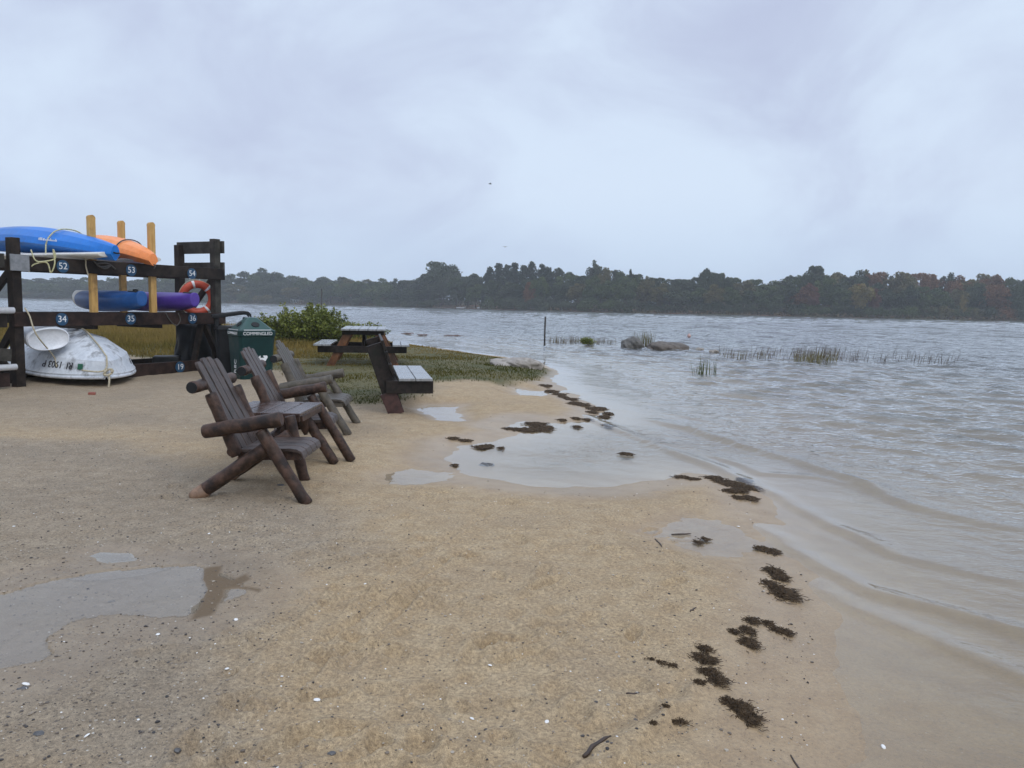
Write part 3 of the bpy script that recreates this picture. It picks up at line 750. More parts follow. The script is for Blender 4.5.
hm = hull_mark(k1, 0, 0, 0, .52); ho = hm.build('lettering', MT['white_paint'], k1); ho.location = (-1.46, -.415, .26); ho.rotation_euler = (R(-8), R(1), R(0))

k2, rg = kayak('orange kayak lying hull up on the top of the rack beside the blue one', rk(2.17, -.36, 2.09), RA, 3.3, .82, .46, True, MT['orange'], **KO)
MB().tube([(.0, 0, .03), (.02, .02, .0), (.01, 0, -.05)], .012, 8).build('grab_loop', MT['rope_dark'], k2)
for s_, o_, lab in ((1.10, -.52, 'white flat hull wedged beneath the bright blue kayak'), (2.30, -.25, 'white flat hull wedged beneath the orange kayak')):
    kayak(lab, rk(s_, o_, 2.137), RA, 3.3, .78, .125, False, MT['board'], 'paddle_board', 'paddleboard', None, 0, blunt=.1, sheer=.02, power=.5)
k3, rg = kayak('dull blue kayak with pale grey stern on the middle tier behind number 35', rk(1.88, -.40, 1.232), RA - R(9), 2.45, .70, .40, False, MT['blue_dull'], blunt=.42, sheer=.05, power=.55)
sr = [[(x, y * 1.015, z * 1.012) for x, y, z in r_] for r_ in rg[29:]]
MB().loft(sr).build('pale_stern', MT['board'], k3, 0, 1)
MB().tube([(-.06, -.05, .385), (-.06, -.045, .405), (-.2, -.045, .41), (-.2, -.05, .39)], .016, 8).build('grab_handle', MT['black'], k3)
MB().loft([[(-.04, -.09, .36), (-.04, .09, .36), (-.04, .07, .385), (-.04, -.07, .385)], [(-.3, -.12, .37), (-.3, .12, .37), (-.3, .1, .395), (-.3, -.1, .395)]], False).build('bow_cap', MT['black'], k3, .01)
k4, rg = kayak('purple kayak on the middle tier behind number 36', rk(3.08, -.36, 1.232), RA - R(4), 2.8, .72, .40, False, MT['purple'], blunt=.42, sheer=.05, power=.55)
MB().loft([[(-.04, -.08, .37), (-.04, .08, .37), (-.04, .06, .392), (-.04, -.06, .392)], [(-.26, -.1, .38), (-.26, .1, .38), (-.26, .08, .402), (-.26, -.08, .402)]], False).build('bow_cap', MT['black'], k4, .01)
k5, rg = kayak('pale blue hull end at the edge of the view beside the metal rack bracket', rk(-.72, -.5, 2.12), RA, 3.2, .78, .36, False, MT['pale_blue'], 'kayak', blunt=.3, sheer=.08, power=.6)

# dinghy lying upside down
bx, by = at(107, 382, .10)
DG = thing('dinghy', 'scuffed white dinghy upside down under the rack, black registration on its bow', 'dinghy', (bx, by, .10), R(-47))
def dinghy_rings(L=3.5, W=1.75):
    out_ = []
    for i in range(27):
        u = (i / 26) ** 1.25
        g = (min(1, u / .52)); gw = W / 2 * (1 - (1 - g) ** 2.0) ** .80 * (1 - .12 * max(0, u - .5)); gw = max(gw, .03)
        cw = gw * (.86 + .04 * min(1, u * 1.6)); kw_ = .02
        gz_ = .02 + .06 * (1 - min(1, u * 2.5)) ** 2 + .16 * u; cz = .34 + .07 * min(1, u * 3) ; kz = .37 + .43 * (1 - (1 - min(1, u / .40)) ** 2.0)
        cz = min(cz, kz - .02)
        x = -L * u
        hb = kz
        out_.append([(x + .0, -gw, gz_), (x + .01, -gw * 1.02, gz_ + .05), (x - .03 * min(1, u * 8), -(gw * .93 + cw * .07), gz_ + .09), (x - .10 * min(1, u * 6), -cw, cz), (x - .2 * min(1, u * 6), -cw * .55, cz + (hb - cz) * .66), (x - .22 * min(1, u * 6), -kw_, kz), (x - .22 * min(1, u * 6), kw_, kz),
                     (x - .2 * min(1, u * 6), cw * .55, cz + (hb - cz) * .66), (x - .10 * min(1, u * 6), cw, cz), (x - .03 * min(1, u * 8), gw * .93 + cw * .07, gz_ + .09), (x + .01, gw * 1.02, gz_ + .05), (x, gw, gz_)])
    return out_
dr = dinghy_rings()
dh = MB().loft(dr, True).build('hull', MT['dinghy'], DG); dh.data.set_sharp_from_angle(angle=R(28))
for s in (0, 11):
    MB().tube([Vector(r_[s]) + Vector((0, 0, -.005)) for r_ in dr], .03, 8).build('gunwale', MT['dinghy'], DG)
MB().tube([Vector(r_[5]) + Vector((0, .02, .012)) for r_ in dr[3:]], .02, 6).build('keel_strip', MT['dinghy'], DG)
def on_side(side, i0, i1, t):
    """frame on the dinghy's side panel: origin, along (towards the bow), up"""
    a, b = (2, 3) if side < 0 else (9, 8)
    p = lambda i: Vector(dr[i][a]).lerp(Vector(dr[i][b]), t)
    o = (p(i0) + p(i1)) / 2; al = (p(i0) - p(i1)).normalized()
    up = (Vector(dr[i0][b]) - Vector(dr[i0][a])); up = (up - al * up.dot(al)).normalized()
    return o, al, up
# registration letters: the hull is upside down, so they stand on their heads
def reg(side, i0, i1, body, size, mat, off=.016, t=.45):
    o, al, up = on_side(side, i0, i1, t)
    ex = -al if side < 0 else al
    ey = -up; ez = ex.cross(ey).normalized()
    outw = Vector((0, side, 0.3)); 
    if ez.dot(outw) < 0: ex = -ex; ez = ex.cross(ey).normalized()
    ey = ez.cross(ex)
    rot = Matrix((ex, ey, ez)).transposed()
    return text_mesh('registration', body, size, mat, DG, o + ez * off, rot, .004)
reg(-1, 5, 9, 'RI  1903 P', .165, MT['black_paint'])
reg(-1, 3, 4, '\u25A0', .13, MT['green_sticker']); 
reg(1, 8, 13, 'RI 1903 P', .15, MT['black_paint'])

# smaller white hull lying on the dinghy
WB = thing('tender', 'clean white round-ended hull lying on top of the scuffed dinghy', 'small boat', (-7.69, 12.74, .60), R(-62)); WB.rotation_euler = (R(6), R(7), R(-44)); WB.scale = (.8, .8, .8)
rings = []
for i in range(20):
    u = i / 19; g_ = 1 - .35 * u ** 1.5; g0 = 1.0
    if i == 0: g0 = .93
    rings.append([((-.02 if i == 1 else 0) - 1.9 * u * (1 if i > 1 else 0) + (.012 if i == 0 else 0), .40 * g_ * g0 * math.copysign(abs(math.cos(t)) ** .85, math.cos(t)), .24 + .235 * g_ * g0 * math.copysign(abs(math.sin(t)) ** .85, math.sin(t))) for t in np.linspace(0, 2 * math.pi, 32, endpoint=False)])
dish = [[(x_, .0 + (p[1]) * k_, .24 + (p[2] - .24) * k_) for p in rings[0]] for x_, k_ in ((-.055, .1), (-.05, .45), (-.03, .75), (.0, .93))]
wb = MB().loft(dish + rings, True, True).build('hull', MT['cream_hull'], WB)
MB().tube([Vector(p) for p in rings[0]] + [Vector(rings[0][0])], .014, 8, True, False).build('rim', MT['cream_hull'], WB)

# ropes
def rope(name, label, P, r, mat, group=None):
    """a rope sagging through the given points"""
    P = [Vector(p) for p in P]; Q_ = []
    for i in range(len(P) - 1):
        p0, p1, p2, p3 = P[max(i - 1, 0)], P[i], P[i + 1], P[min(i + 2, len(P) - 1)]
        for k in range(6):
            t = k / 6; Q_.append(.5 * ((2 * p1) + (p2 - p0) * t + (2 * p0 - 5 * p1 + 4 * p2 - p3) * t * t + (3 * p1 - p0 - 3 * p2 + p3) * t ** 3))
    Q_.append(P[-1])
    return tag(MB().tube(Q_, r, 7).build(name, mat), label, 'rope', group)
def kloc(o, p): return o.matrix_basis @ Vector(p)
bpy.context.view_layer.update()
def over(o, rings, i, grow=.014, ks=None):
    r_ = rings[i]; c_ = sum((Vector(p) for p in r_), Vector()) / len(r_)
    P = []
    for p in r_:
        v = Vector(p) - c_; P.append(kloc(o, c_ + v * (1 + grow / max(v.length, .05))))
    return P
rg1 = hull(4.4, .86, .50, True, **KB)
ov = over(k1, rg1, 15, .03)
ov_top = sorted(ov, key=lambda p: (p - rk(0, 0, 0)).dot(e_))      # near side to far side
upper = [p for p in ov_top if p.z > 2.36]
f0 = upper[0]
rope('rope', 'yellow speckled rope over the bright blue kayak, tied down to the beam', [f0 + Vector((.04, -.10, -.38)), f0 + Vector((.03, -.07, -.2))] + upper, .012, MT['rope_yellow'])
kn = rk(.22, -.08, 2.12)
rope('rope', 'knotted yellow rope tail hanging in loops on the beam left of number 52', [kn + Vector((-.1, 0, .12)), kn + Vector((-.02, -.02, -.05)), kn + Vector((.1, .03, -.06)), kn + Vector((.22, .12, .0)), kn + Vector((.2, .1, .14)), kn + Vector((.22, .1, -.08)), kn + Vector((.16, .08, -.24)), kn + Vector((.12, .05, -.08)), kn + Vector((-.05, -.03, -.12)), kn + Vector((-.12, -.05, -.24))], .011, MT['rope_yellow'])
rope('rope', 'short pale rope end hanging over the top beam between numbers 52 and 53', [rk(1.05, .02, 2.16), rk(1.06, -.055, 2.14), rk(1.06, -.06, 2.02), rk(1.10, -.06, 1.86)], .012, MT['rope'])
rg2 = hull(3.3, .82, .46, True, **KO)
ov = sorted(over(k2, rg2, 12, .02), key=lambda p: (p - rk(0, 0, 0)).dot(e_)); up2 = [p for p in ov if p.z > 2.36]
rope('rope', 'dark cord across the orange kayak', [up2[0] + Vector((0, -.03, -.2))] + up2, .011, MT['rope_dark'])
rope('rope', 'dark cord loop hanging below number 36 on the middle beam', [rk(2.65, -.05, 1.22), rk(2.72, -.06, 1.1), rk(2.86, -.07, .98), rk(2.97, -.06, 1.08), rk(2.93, -.05, 1.22)], .01, MT['rope_dark'])
rope('rope', 'crumpled dark cord bundle on the top beam left of number 53', [rk(1.2, -.05, 2.13), rk(1.32, -.08, 2.03), rk(1.5, -.08, 2.06), rk(1.38, -.09, 2.0), rk(1.25, -.08, 2.07), rk(1.45, -.09, 2.09), rk(1.62, -.06, 2.0)], .014, MT['rope_dark'])
D_ = lambda p: DG.matrix_basis @ Vector(p)
rope('rope', 'thin pale rope from the left rack post down across the white hulls', [rk(.0, -.05, 1.30), rk(.04, -.10, 1.18), rk(.0, -.10, 1.18).lerp(D_(on_side(-1, 7, 9, .9)[0]), .4) + Vector((.10, -.2, -.02)), D_(on_side(-1, 7, 9, .9)[0]) + Vector((.03, -.05, .03)), D_(on_side(-1, 6, 8, .3)[0]) + Vector((.0, -.02, 0))], .012, MT['rope'])
rope('rope', 'pale rope wrapped over the dinghy bow and knotted at its stem', [D_((-.12, -.34, .20)), D_((.04, -.12, .18)), D_((.06, -.02, .24))] + [D_(Vector(dr[i_][5]) + Vector((.02, .02, .045))) for i_ in (0, 1, 2, 4, 6, 8, 10, 12)], .014, MT['rope'])
kb = MB()
for a in range(3):
    kb.tube([D_((.10, 0, .17)) + Vector((.05 * math.cos(t + a), .05 * math.sin(t + a * 2), .05 * math.sin(t * 1.0 + a * 1.3))) for t in np.linspace(0, 5.8, 12)], .017, 7)
tag(kb.build('rope_knot', MT['rope']), 'thick pale rope knot at the stem of the upturned dinghy', 'knot')
kx = D_((.12, 0, .12))
rope('rope', 'frayed pale rope tails hanging from the dinghy stem to the sand', [kx, kx + Vector((.02, -.03, -.08)), Vector((kx.x + .01, kx.y - .04, .02))], .016, MT['rope'])

# life ring
LRc = rk(3.80, .42, 1.52)
LR = thing('life_ring', 'faded red life ring with white bands hung in the right end of the rack', 'life ring', tuple(LRc), R(28))
def arc(r0, r1, a0, a1, n=40):
    b = MB(); P = [(r0 * math.cos(a), 0, r0 * math.sin(a)) for a in np.linspace(a0, a1, n)]
    return b.tube(P, r1, 14)
MB().tube([(.285 * math.cos(a), 0, .285 * math.sin(a)) for a in np.linspace(0, 2 * math.pi, 49)], .078, 16, True, False).build('ring', MT['ring'], LR)
for a in (R(40), R(100), R(215), R(305)): arc(.285, .0805, a, a + R(9), 5).build('white_band', MT['white_paint'], LR)
MB().tube([(.372 * math.cos(a) + 0, .0, .372 * math.sin(a) + .012 * math.sin(a * 4)) for a in np.linspace(0, 2 * math.pi, 40)], .008, 6).build('grab_line', MT['rope'], LR)

# dark tarpaulin bundle stored under the right end of the rack
tp = []; TBo = rk(3.96, .68, 0); q0 = random.Random(9)
for i in range(12):
    t = i / 11; ring = []
    for k in range(36):
        a = 2 * math.pi * k / 36; c, s_ = math.cos(a), math.sin(a); g = 1 - .10 * t
        rx, ry = .34 * g, .36 * g; w_ = 1 + .07 * math.sin(5 * a + .7 * i) + .05 * math.sin(11 * a - i) + q0.uniform(-.02, .02) + .12 * (1 - t) ** 3
        ring.append((rx * w_ * math.copysign(abs(c) ** .55, c), ry * w_ * math.copysign(abs(s_) ** .55, s_), -.02 + 1.04 * t + .03 * math.sin(3 * a)))
    tp.append(ring)
o = MB().loft(tp).build('tarp_bundle', MT['tarp'], None, 0, 1); o.location = TBo; o.rotation_euler = (0, 0, math.atan2(3.47, 1.78)); tag(o, 'dark tarpaulin bundle stored under the right end of the boat rack', 'tarpaulin')
o = MB().box((0, 0, .16), (.5, .42, .32)).build('storage_tub', MT['tarp'], None, .03); o.location = rk(2.75, .75, .0) + Vector((.3, .35, .02)); o.rotation_euler = (0, 0, R(20)); tag(o, 'dark plastic tub beside the tarpaulin bundle under the rack', 'tub')

# ------------------------------------------------------------------ bins
RB = thing('recycling_bin', 'dark green recycling bin with pyramid lid and white recycling arrows', 'recycling bin', (-4.92, 14.45, gz(-4.92, 14.45) - .01), R(38))
def sq(w, z, c=.05): return [(-w + c, -w, z), (w - c, -w, z), (w, -w + c, z), (w, w - c, z), (w - c, w, z), (-w + c, w, z), (-w, w - c, z), (-w, -w + c, z)]
MB().loft([sq(.295, 0), sq(.335, .80)], False).build('body', MT['bin_green'], RB, .008)
lid = MB().loft([sq(.335, .795), sq(.35, .81), sq(.352, .91), sq(.335, .925)], False).build('rim', MT['bin_green'], RB, .006)
lid = MB().loft([sq(.325, .92, .05), sq(.12, 1.12, .03), sq(.085, 1.15, .03), sq(.03, 1.155, .01)], False).build('lid', MT['bin_lid'], RB, .01)
sl = math.atan2(.20, .205)
for side in (0, 1):
    rz = Matrix.Rotation(-R(90) * side, 3, 'Z')
    b = MB(); ring = []
    for k in range(24):
        t = 2 * math.pi * k / 24; v = rz @ Vector((.075 * math.cos(t), -.222 - .042 * math.sin(t) * -1 - .008, 1.022 + .041 * math.sin(t) + .008)); ring.append(v)
    ring2 = [v + rz @ Vector((0, .03, -.03)) for v in ring]
    b.loft([ring2, ring], False); b.build('opening', MT['hole'], lid)
    MB().box(rz @ Vector((0, -.336, .927)), (.5 if side == 0 else .01, .01 if side == 0 else .5, .012)).build('white_line', MT['white_paint'], RB)
text_mesh('lettering', 'COMMINGLED', .085, MT['white_paint'], RB, (0, -.3535, .86), (R(90), 0, 0), .002, .54)
text_mesh('lettering', 'COMMINGLED', .07, MT['white_paint'], RB, (-.3535, 0, .86), (R(90), 0, R(-90)), .002, .52)
text_mesh('lettering', 'RECYCLE', .15, MT['white_paint'], RB, (-.3105, -.03, .42), Matrix.Rotation(R(-90), 3, 'Z') @ Matrix.Rotation(R(88), 3, 'X') @ Matrix.Rotation(R(90), 3, 'Z'), .002, .6)
def recycle(parent, c, s):
    b = MB()
    for k in range(3):
        a = R(90 + 120 * k); rot = Matrix.Rotation(a - R(90), 3, 'Y')
        def T(x, z): v = Matrix.Rotation(-(a - R(90)), 3, 'Y') @ Vector((x, 0, z)); return (c[0] + v.x * s, c[1], c[2] + v.z * s)
        P = [(-.42, .18), (-.16, .60), (.14, .60), (.32, .30), (.46, .38), (.30, -.02), (-.02, .10), (.13, .19), (.0, .40), (-.2, .06)]
        vs = [T(*p) for p in P]; vb = [(v[0], v[1] + .004, v[2]) for v in vs]
        n0 = len(P); b.add(vs + vb, [tuple(range(n0))[::-1]] + [(i, (i + 1) % n0, n0 + (i + 1) % n0, n0 + i) for i in range(n0)])
    o_ = b.build('recycling_arrows', MT['white_paint'], parent); o_.rotation_euler = (R(-2.9), 0, 0); return o_
recycle(RB, (.03, -.340, .45), .27)

TB = thing('trash_bin', 'black lidded waste bin with a bar across its top, between rack and recycling bin', 'waste bin', (-5.62, 15.35, gz(-5.62, 15.35) - .01), R(24))
MB().loft([sq(.27, 0), sq(.30, .86)], False).build('body', MT['black'], TB, .01)
MB().loft([sq(.31, .85), sq(.32, .87), sq(.31, .93)], False).build('rim', MT['black'], TB, .006)
for x in (-.28, .27):
    for y in (-.25, .25): MB().box((x, y, 1.0), (.07, .07, .2)).build('lid_post', MT['black'], TB, .006)
lp = [(-.36, 1.08), (-.2, 1.10), (.0, 1.13), (.2, 1.16), (.3, 1.155), (.35, 1.10), (.36, 1.0)]
for y in (-.27, .27):
    MB().loft([[(x, y - .05, z), (x, y + .05, z), (x, y + .05, z + .07), (x, y - .05, z + .07)] for x, z in lp], True).build('lid_rail', MT['black'], TB, .01)
MB().loft([[(x, -.22, z), (x, .22, z), (x, .22, z + .03), (x, -.22, z + .03)] for x, z in lp[:5]], True).build('lid', MT['black'], TB, .01)
# ------------------------------------------------------------------ foliage helpers
def leaf_cloud(C, size, N=None, aspect=1.0, up=.3, tint=None, seed=0):
    """one quad per centre, randomly turned; returns verts, quads, per-vertex tint"""
    g = np.random.default_rng(seed); n = len(C)
    d = g.normal(size=(n, 3)); d[:, 2] += up; d /= np.linalg.norm(d, axis=1)[:, None]
    a = np.cross(d, g.normal(size=(n, 3))); a /= np.linalg.norm(a, axis=1)[:, None]; b = np.cross(d, a)
    s = (size * g.uniform(.6, 1.35, n))[:, None]
    V = np.stack([C - a * s - b * s * aspect * .25, C + b * s * aspect, C + a * s - b * s * aspect * .25, C - b * s * aspect], 1).reshape(-1, 3)
    Q = np.arange(n * 4).reshape(n, 4)
    t = np.repeat(tint if tint is not None else g.random(n), 4)
    return V, Q, t

def blades(X, Y, Z, h, wd, lean, tint, seed=0, bend=.35, wind=(0, 0)):
    """thin bent grass blades: two quads and a tip each (as 3-row strip)"""
    g = np.random.default_rng(seed); n = len(X); th = g.uniform(0, 2 * np.pi, n); ph = g.uniform(0, 2 * np.pi, n)
    L = lean * g.random(n); dx = np.cos(ph) * L + wind[0]; dy = np.sin(ph) * L + wind[1]
    sx, sy = np.cos(th) * wd / 2, np.sin(th) * wd / 2; rows = []
    for t, k in ((0, 1), (.5, .8), (1, .12)):
        ox, oy, oz = dx * h * (t * (1 - bend) + bend * t * t), dy * h * (t * (1 - bend) + bend * t * t), h * t * (1 - .25 * (dx ** 2 + dy ** 2) * t)
        rows.append(np.stack([X + ox - sx * k, Y + oy - sy * k, Z + oz], -1)); rows.append(np.stack([X + ox + sx * k, Y + oy + sy * k, Z + oz], -1))
    V = np.stack(rows, 1).reshape(-1, 3); b = (np.arange(n) * 6)[:, None]
    Q = np.concatenate([b + np.array([[0, 1, 3, 2]]), b + np.array([[2, 3, 5, 4]])])
    return V, Q, np.repeat(tint, 6)

MT['grass'] = leafmat('beach grass', [(.05, .058, .013), (.085, .083, .02), (.145, .115, .032), (.23, .165, .052)], .95, .1, .03)
MT['bush'] = leafmat('shrub leaves', [(.055, .078, .012), (.105, .13, .02), (.165, .19, .032), (.25, .255, .065)])
MT['reed'] = leafmat('reed stalks', [(.06, .045, .038), (.11, .08, .06), (.145, .13, .055), (.2, .175, .065)])
MT['reed_green'] = leafmat('green reed stalks', [(.04, .05, .02), (.09, .11, .03), (.13, .14, .05)])

# grass on the point, thinning at its edge; yellower towards the water behind
def scatter(poly, n, jitter_seed, ymax=None):
    g = np.random.default_rng(jitter_seed); P = np.array(poly); x0, y0 = P.min(0); x1, y1 = P.max(0)
    x0 = max(x0, -34)
    u = g.random(n * 6); y = y0 * (y1 / y0) ** u                       # denser towards the viewer, where blades are seen singly
    x = g.uniform(x0, x1, n * 6); keep_ = (np.abs(x) < .78 * y + 1.5)
    x, y = x[keep_], y[keep_]; return x, y
gx, gy = scatter(grass_area, 60000, 4)
h_, w_, g_, gr_, i_, d_, f_ = terrain(gx, gy, False)
dens = gr_ * (.35 + .65 * sstep(-.12, .12, fbm(gx * .8, gy * .8, 91, 3))) * (h_ > WL + .02)
k = nr.random(len(gx)) < dens; gx, gy, gzv = gx[k], gy[k], h_[k]
yel = np.clip(.30 + .20 * sstep(-2, -4.5, gx) + .06 * (gy - 16) * (gx < -.5) + 1.2 * fbm(gx * .45, gy * .45, 93, 3) + nr.normal(0, .07, len(gx)), 0, 1)
tall = .028 + .04 * sstep(-.1, .25, fbm(gx * .7, gy * .7, 97, 3)) + .22 * sstep(17, 24, gy) * sstep(-4.5, -7, gx) + .05 * sstep(24, 30, gy)
hh_ = tall * nr.uniform(.5, 1.3, len(gx)); wd_ = .004 + .0008 * gy
V, Q, T = blades(gx, gy, gzv - .01, hh_, wd_, .7, yel, 6)
tag(link_mesh('grass', np_mesh('grass', V, Q, {'tint': ('POINT', T)}, False), None, MT['grass']), kind='stuff')

def reeds(name, spots, seed, mat, label=None, cat=None, kind=None, lean=.25, wind=(0, 0), wd=.015):
    X, Y, Z, Hs, Ts = [], [], [], [], []; g = np.random.default_rng(seed)
    for (cx, cy, rx, ry, n, h, tint) in spots:
        r_ = np.sqrt(g.random(n)); a = g.uniform(0, 2 * np.pi, n)
        X.append(cx + rx * r_ * np.cos(a)); Y.append(cy + ry * r_ * np.sin(a)); Hs.append(h * g.uniform(.5, 1.15, n)); Ts.append(np.clip(tint + g.normal(0, .15, n), 0, 1))
    X, Y, Hs, Ts = map(np.concatenate, (X, Y, Hs, Ts)); Z = np.full(len(X), WL - .12)
    V, Q, T = blades(X, Y, Z, Hs + .12, np.full(len(X), wd), lean, Ts, seed, .3, wind)
    o = link_mesh(name, np_mesh(name, V, Q, {'tint': ('POINT', T)}, False), None, mat)
    return tag(o, label, cat, None, kind)
sp = []; q0 = random.Random(21)
for i in range(46):
    px_ = q0.uniform(722, 945); py_ = 354 + (px_ - 722) * .026 + q0.uniform(-3, 4)
    x, y = at(px_, py_, WL); den = 1.6 * math.exp(-((px_ - 815) / 32) ** 2) + .5
    sp.append((x, y, .5, .5, int(11 * den), .30 + .14 * math.exp(-((px_ - 815) / 40) ** 2), .18 if px_ > 845 else .3))
for px_ in range(800, 834, 5):
    x, y = at(px_, 361, WL); sp.append((x, y, .2, .3, 20, .38, .95))
for px_ in (728, 737, 742, 757, 765):
    x, y = at(px_, 357, WL); sp.append((x, y, .2, .3, 16, .26, .6))
reeds('reeds', sp, 31, MT['reed'], kind='stuff', wind=(.16, 0))
sp = []
for i in range(16):
    px_ = 551 + i * 4 + q0.uniform(-2, 2); x, y = at(px_, 342.5 + q0.uniform(-1.5, 1), WL); sp.append((x, y, .25, .4, 20, .30 if px_ < 580 else .22, .45))
reeds('reeds', sp, 32, MT['reed'], kind='stuff', wind=(.05, 0))
sp = []
for i in range(60):
    px_ = q0.uniform(10, 178); x, y = at(px_, 329.5 + q0.uniform(-1, 1.2), WL); sp.append((x, y, .3, .5, 6, .48, .12))
reeds('reeds', sp, 33, MT['reed'], kind='stuff', wd=.035, lean=.12)
x, y = at(709, 372, WL); reeds('reed_clump', [(x, y, .20, .1, 26, .42, .5), (x - .34, y + .05, .15, .1, 12, .26, .4)], 34, MT['reed_green'], 'small clump of green reeds standing alone in the water, nearest to the beach', 'reeds', wd=.018)
x, y = at(646, 345, WL); reeds('reed_clump', [(x, y - .1, .32, .12, 90, .62, .8), (x - .35, y + .1, .2, .1, 30, .6, .6)], 35, MT['reed'], 'tuft of straw coloured reeds growing between the two water boulders', 'reeds', wd=.02)

# shrubs
def shrub(name, label, base, rx, ry, hgt, nstem, seed, leaf=.045):
    t = thing(name, label, 'shrub', base); g = np.random.default_rng(seed)
    st = MB(); C = []; T = []
    for i in range(nstem):
        a = g.uniform(0, 2 * np.pi); r_ = np.sqrt(g.random()) ; bx_, by_ = rx * r_ * np.cos(a), ry * r_ * np.sin(a)
        hh = hgt * (1 - .55 * r_ ** 2.2) * g.uniform(.75, 1.1) * (.72 + .5 * vnoise(np.array([bx_ * 2.1 + seed]), np.array([by_ * 2.1]), 5)[0])
        p0 = Vector((bx_ * .55, by_ * .55, 0)); p1 = Vector((bx_ * 1.05 + g.normal(0, .05), by_ * 1.05 + g.normal(0, .05), hh))
        mid = p0.lerp(p1, .5) + Vector((bx_ * .06, by_ * .06, .03)); P = [p0, mid, p1]
        st.tube(P, [.012, .009, .003], 4, True, False)
        n = int(70 * hh / .9) + 12; u = g.random(n) ** .75; tt = g.normal(.5, .16)
        pos = np.array([(1 - v) ** 2 * np.array(p0) + 2 * v * (1 - v) * np.array(mid) + v * v * np.array(p1) for v in u]) + g.normal(0, .055, (n, 3)) * np.array([1, 1, .6])
        C.append(pos); T.append(np.clip(tt + g.normal(0, .14, n) + .25 * (u - .6), 0, 1))
    C = np.concatenate(C); C[:, 2] = np.maximum(C[:, 2], .02); T = np.concatenate(T)
    V, Q, tt = leaf_cloud(C, leaf, aspect=.5, up=.6, tint=T, seed=seed)
    link_mesh('foliage', np_mesh('foliage', V, Q, {'tint': ('POINT', tt)}, False), t, MT['bush'])
    st.build('stems', MT['bark'], t); return t
x, y = at(300, 349, .0); shrub('shrub', 'large bright green shrub on the grass behind the recycling bin', (x - .05, y + .8, gz(x, y + .8)), 1.75, .95, 1.30, 230, 5)
x, y = at(360, 343, .0); shrub('shrub', 'low narrow green shrub showing behind the picnic tabletop', (x - .1, y + .5, gz(x, y + .5)), 1.1, .5, .74, 90, 6, .04)
x, y = at(587, 344.5, WL); shrub('water_shrub', 'tiny bright green shrub rising from the water left of the boulders', (x, y, WL), .28, .18, .30, 26, 8, .035)

# rocks
def rock(name, label, base, sx, sy, sz, seed, mat, sink=.25):
    bm = bmesh.new(); bmesh.ops.create_icosphere(bm, subdivisions=5, radius=1)
    co = np.array([v.co[:] for v in bm.verts]); n = np.zeros(len(co))
    for k, (f_, a_) in enumerate(((1.1, .34), (2.3, .2), (5, .09), (11, .04))):
        n += a_ * (fbm(co[:, 0] * f_ + co[:, 2] * f_ * .7 + seed, co[:, 1] * f_ - co[:, 2] * f_ * .6, seed + k, 2) * 2)
    for v, dlt in zip(bm.verts, n):
        r_ = 1 + dlt; p = v.co * r_; p.z = math.copysign(abs(p.z) ** .8, p.z)
        v.co = Vector((p.x * sx, p.y * sy, p.z * sz))
    me = bpy.data.meshes.new(name); bm.to_mesh(me); bm.free(); me.polygons.foreach_set('use_smooth', [True] * len(me.polygons))
    o = link_mesh(name, me, None, mat); o.location = (base[0], base[1], base[2] - sz * sink); return tag(o, label, 'rock')
x, y = at(633, 347, WL); rock('boulder', 'smaller rounded grey boulder in the water left of the straw reeds', (x, y + .3, WL), .44, .4, .38, 3, MT['rock'], .12)
x, y = at(666, 348.5, WL); rock('boulder', 'wide low brown grey boulder in the water right of the straw reeds', (x, y + .3, WL), .78, .5, .27, 8, MT['rock_brown'], .15)
x, y = at(515, 368, .0); rock('boulder', 'pale flat boulder lying in the grass at the end of the point', (x, y + .2, gz(x, y)), .66, .42, .22, 12, MT['rock_pale'], .1)
for px_, py_, s_, lab in ((700, 349, .16, 'small pinkish stone just above the water right of the boulders, nearer the boulders'), (714, 351.5, .2, 'small pinkish stone just above the water beside the first purple reeds')):
    x, y = at(px_, py_, WL); rock('stone', lab, (x, y, WL), s_, s_ * .8, s_ * .5, int(px_), MT['rock_pale'], .3)
for i, (px_, py_, s_, lab) in enumerate(((281, 486, .03, 'small grey stone on the sand under the joined log chairs'), (487, 456, .075, 'dark flat slab of stone in the tidal pool'), (112, 600, .018, 'small black stone at the edge of the large puddle'),
        (23, 690, .018, 'dark stone in grey gravelly sand near the bottom corner'), (39, 736, .018, 'dark stone pair lying in gravelly sand, larger one'), (176, 753, .016, 'dark slate coloured stone where grey gravel meets tan sand'), (332, 757, .013, 'small black stone by the lower edge of the tan sand'))):
    x, y = at(px_, py_, 0); rock('stone', lab, (x, y, gz(x, y)), s_, s_ * .75, s_ * .5, 40 + i, MT['pebble'], .25)
x, y = at(92, 396, 0); o = MB().box((0, 0, .022), (.10, .06, .044)).build('brick_piece', MT['red_bit'], None, .01); o.location = (x, y, gz(x, y) - .008); o.rotation_euler = (R(4), 0, R(20)); tag(o, 'dull red brick fragment on the sand in front of the dinghy', 'brick')

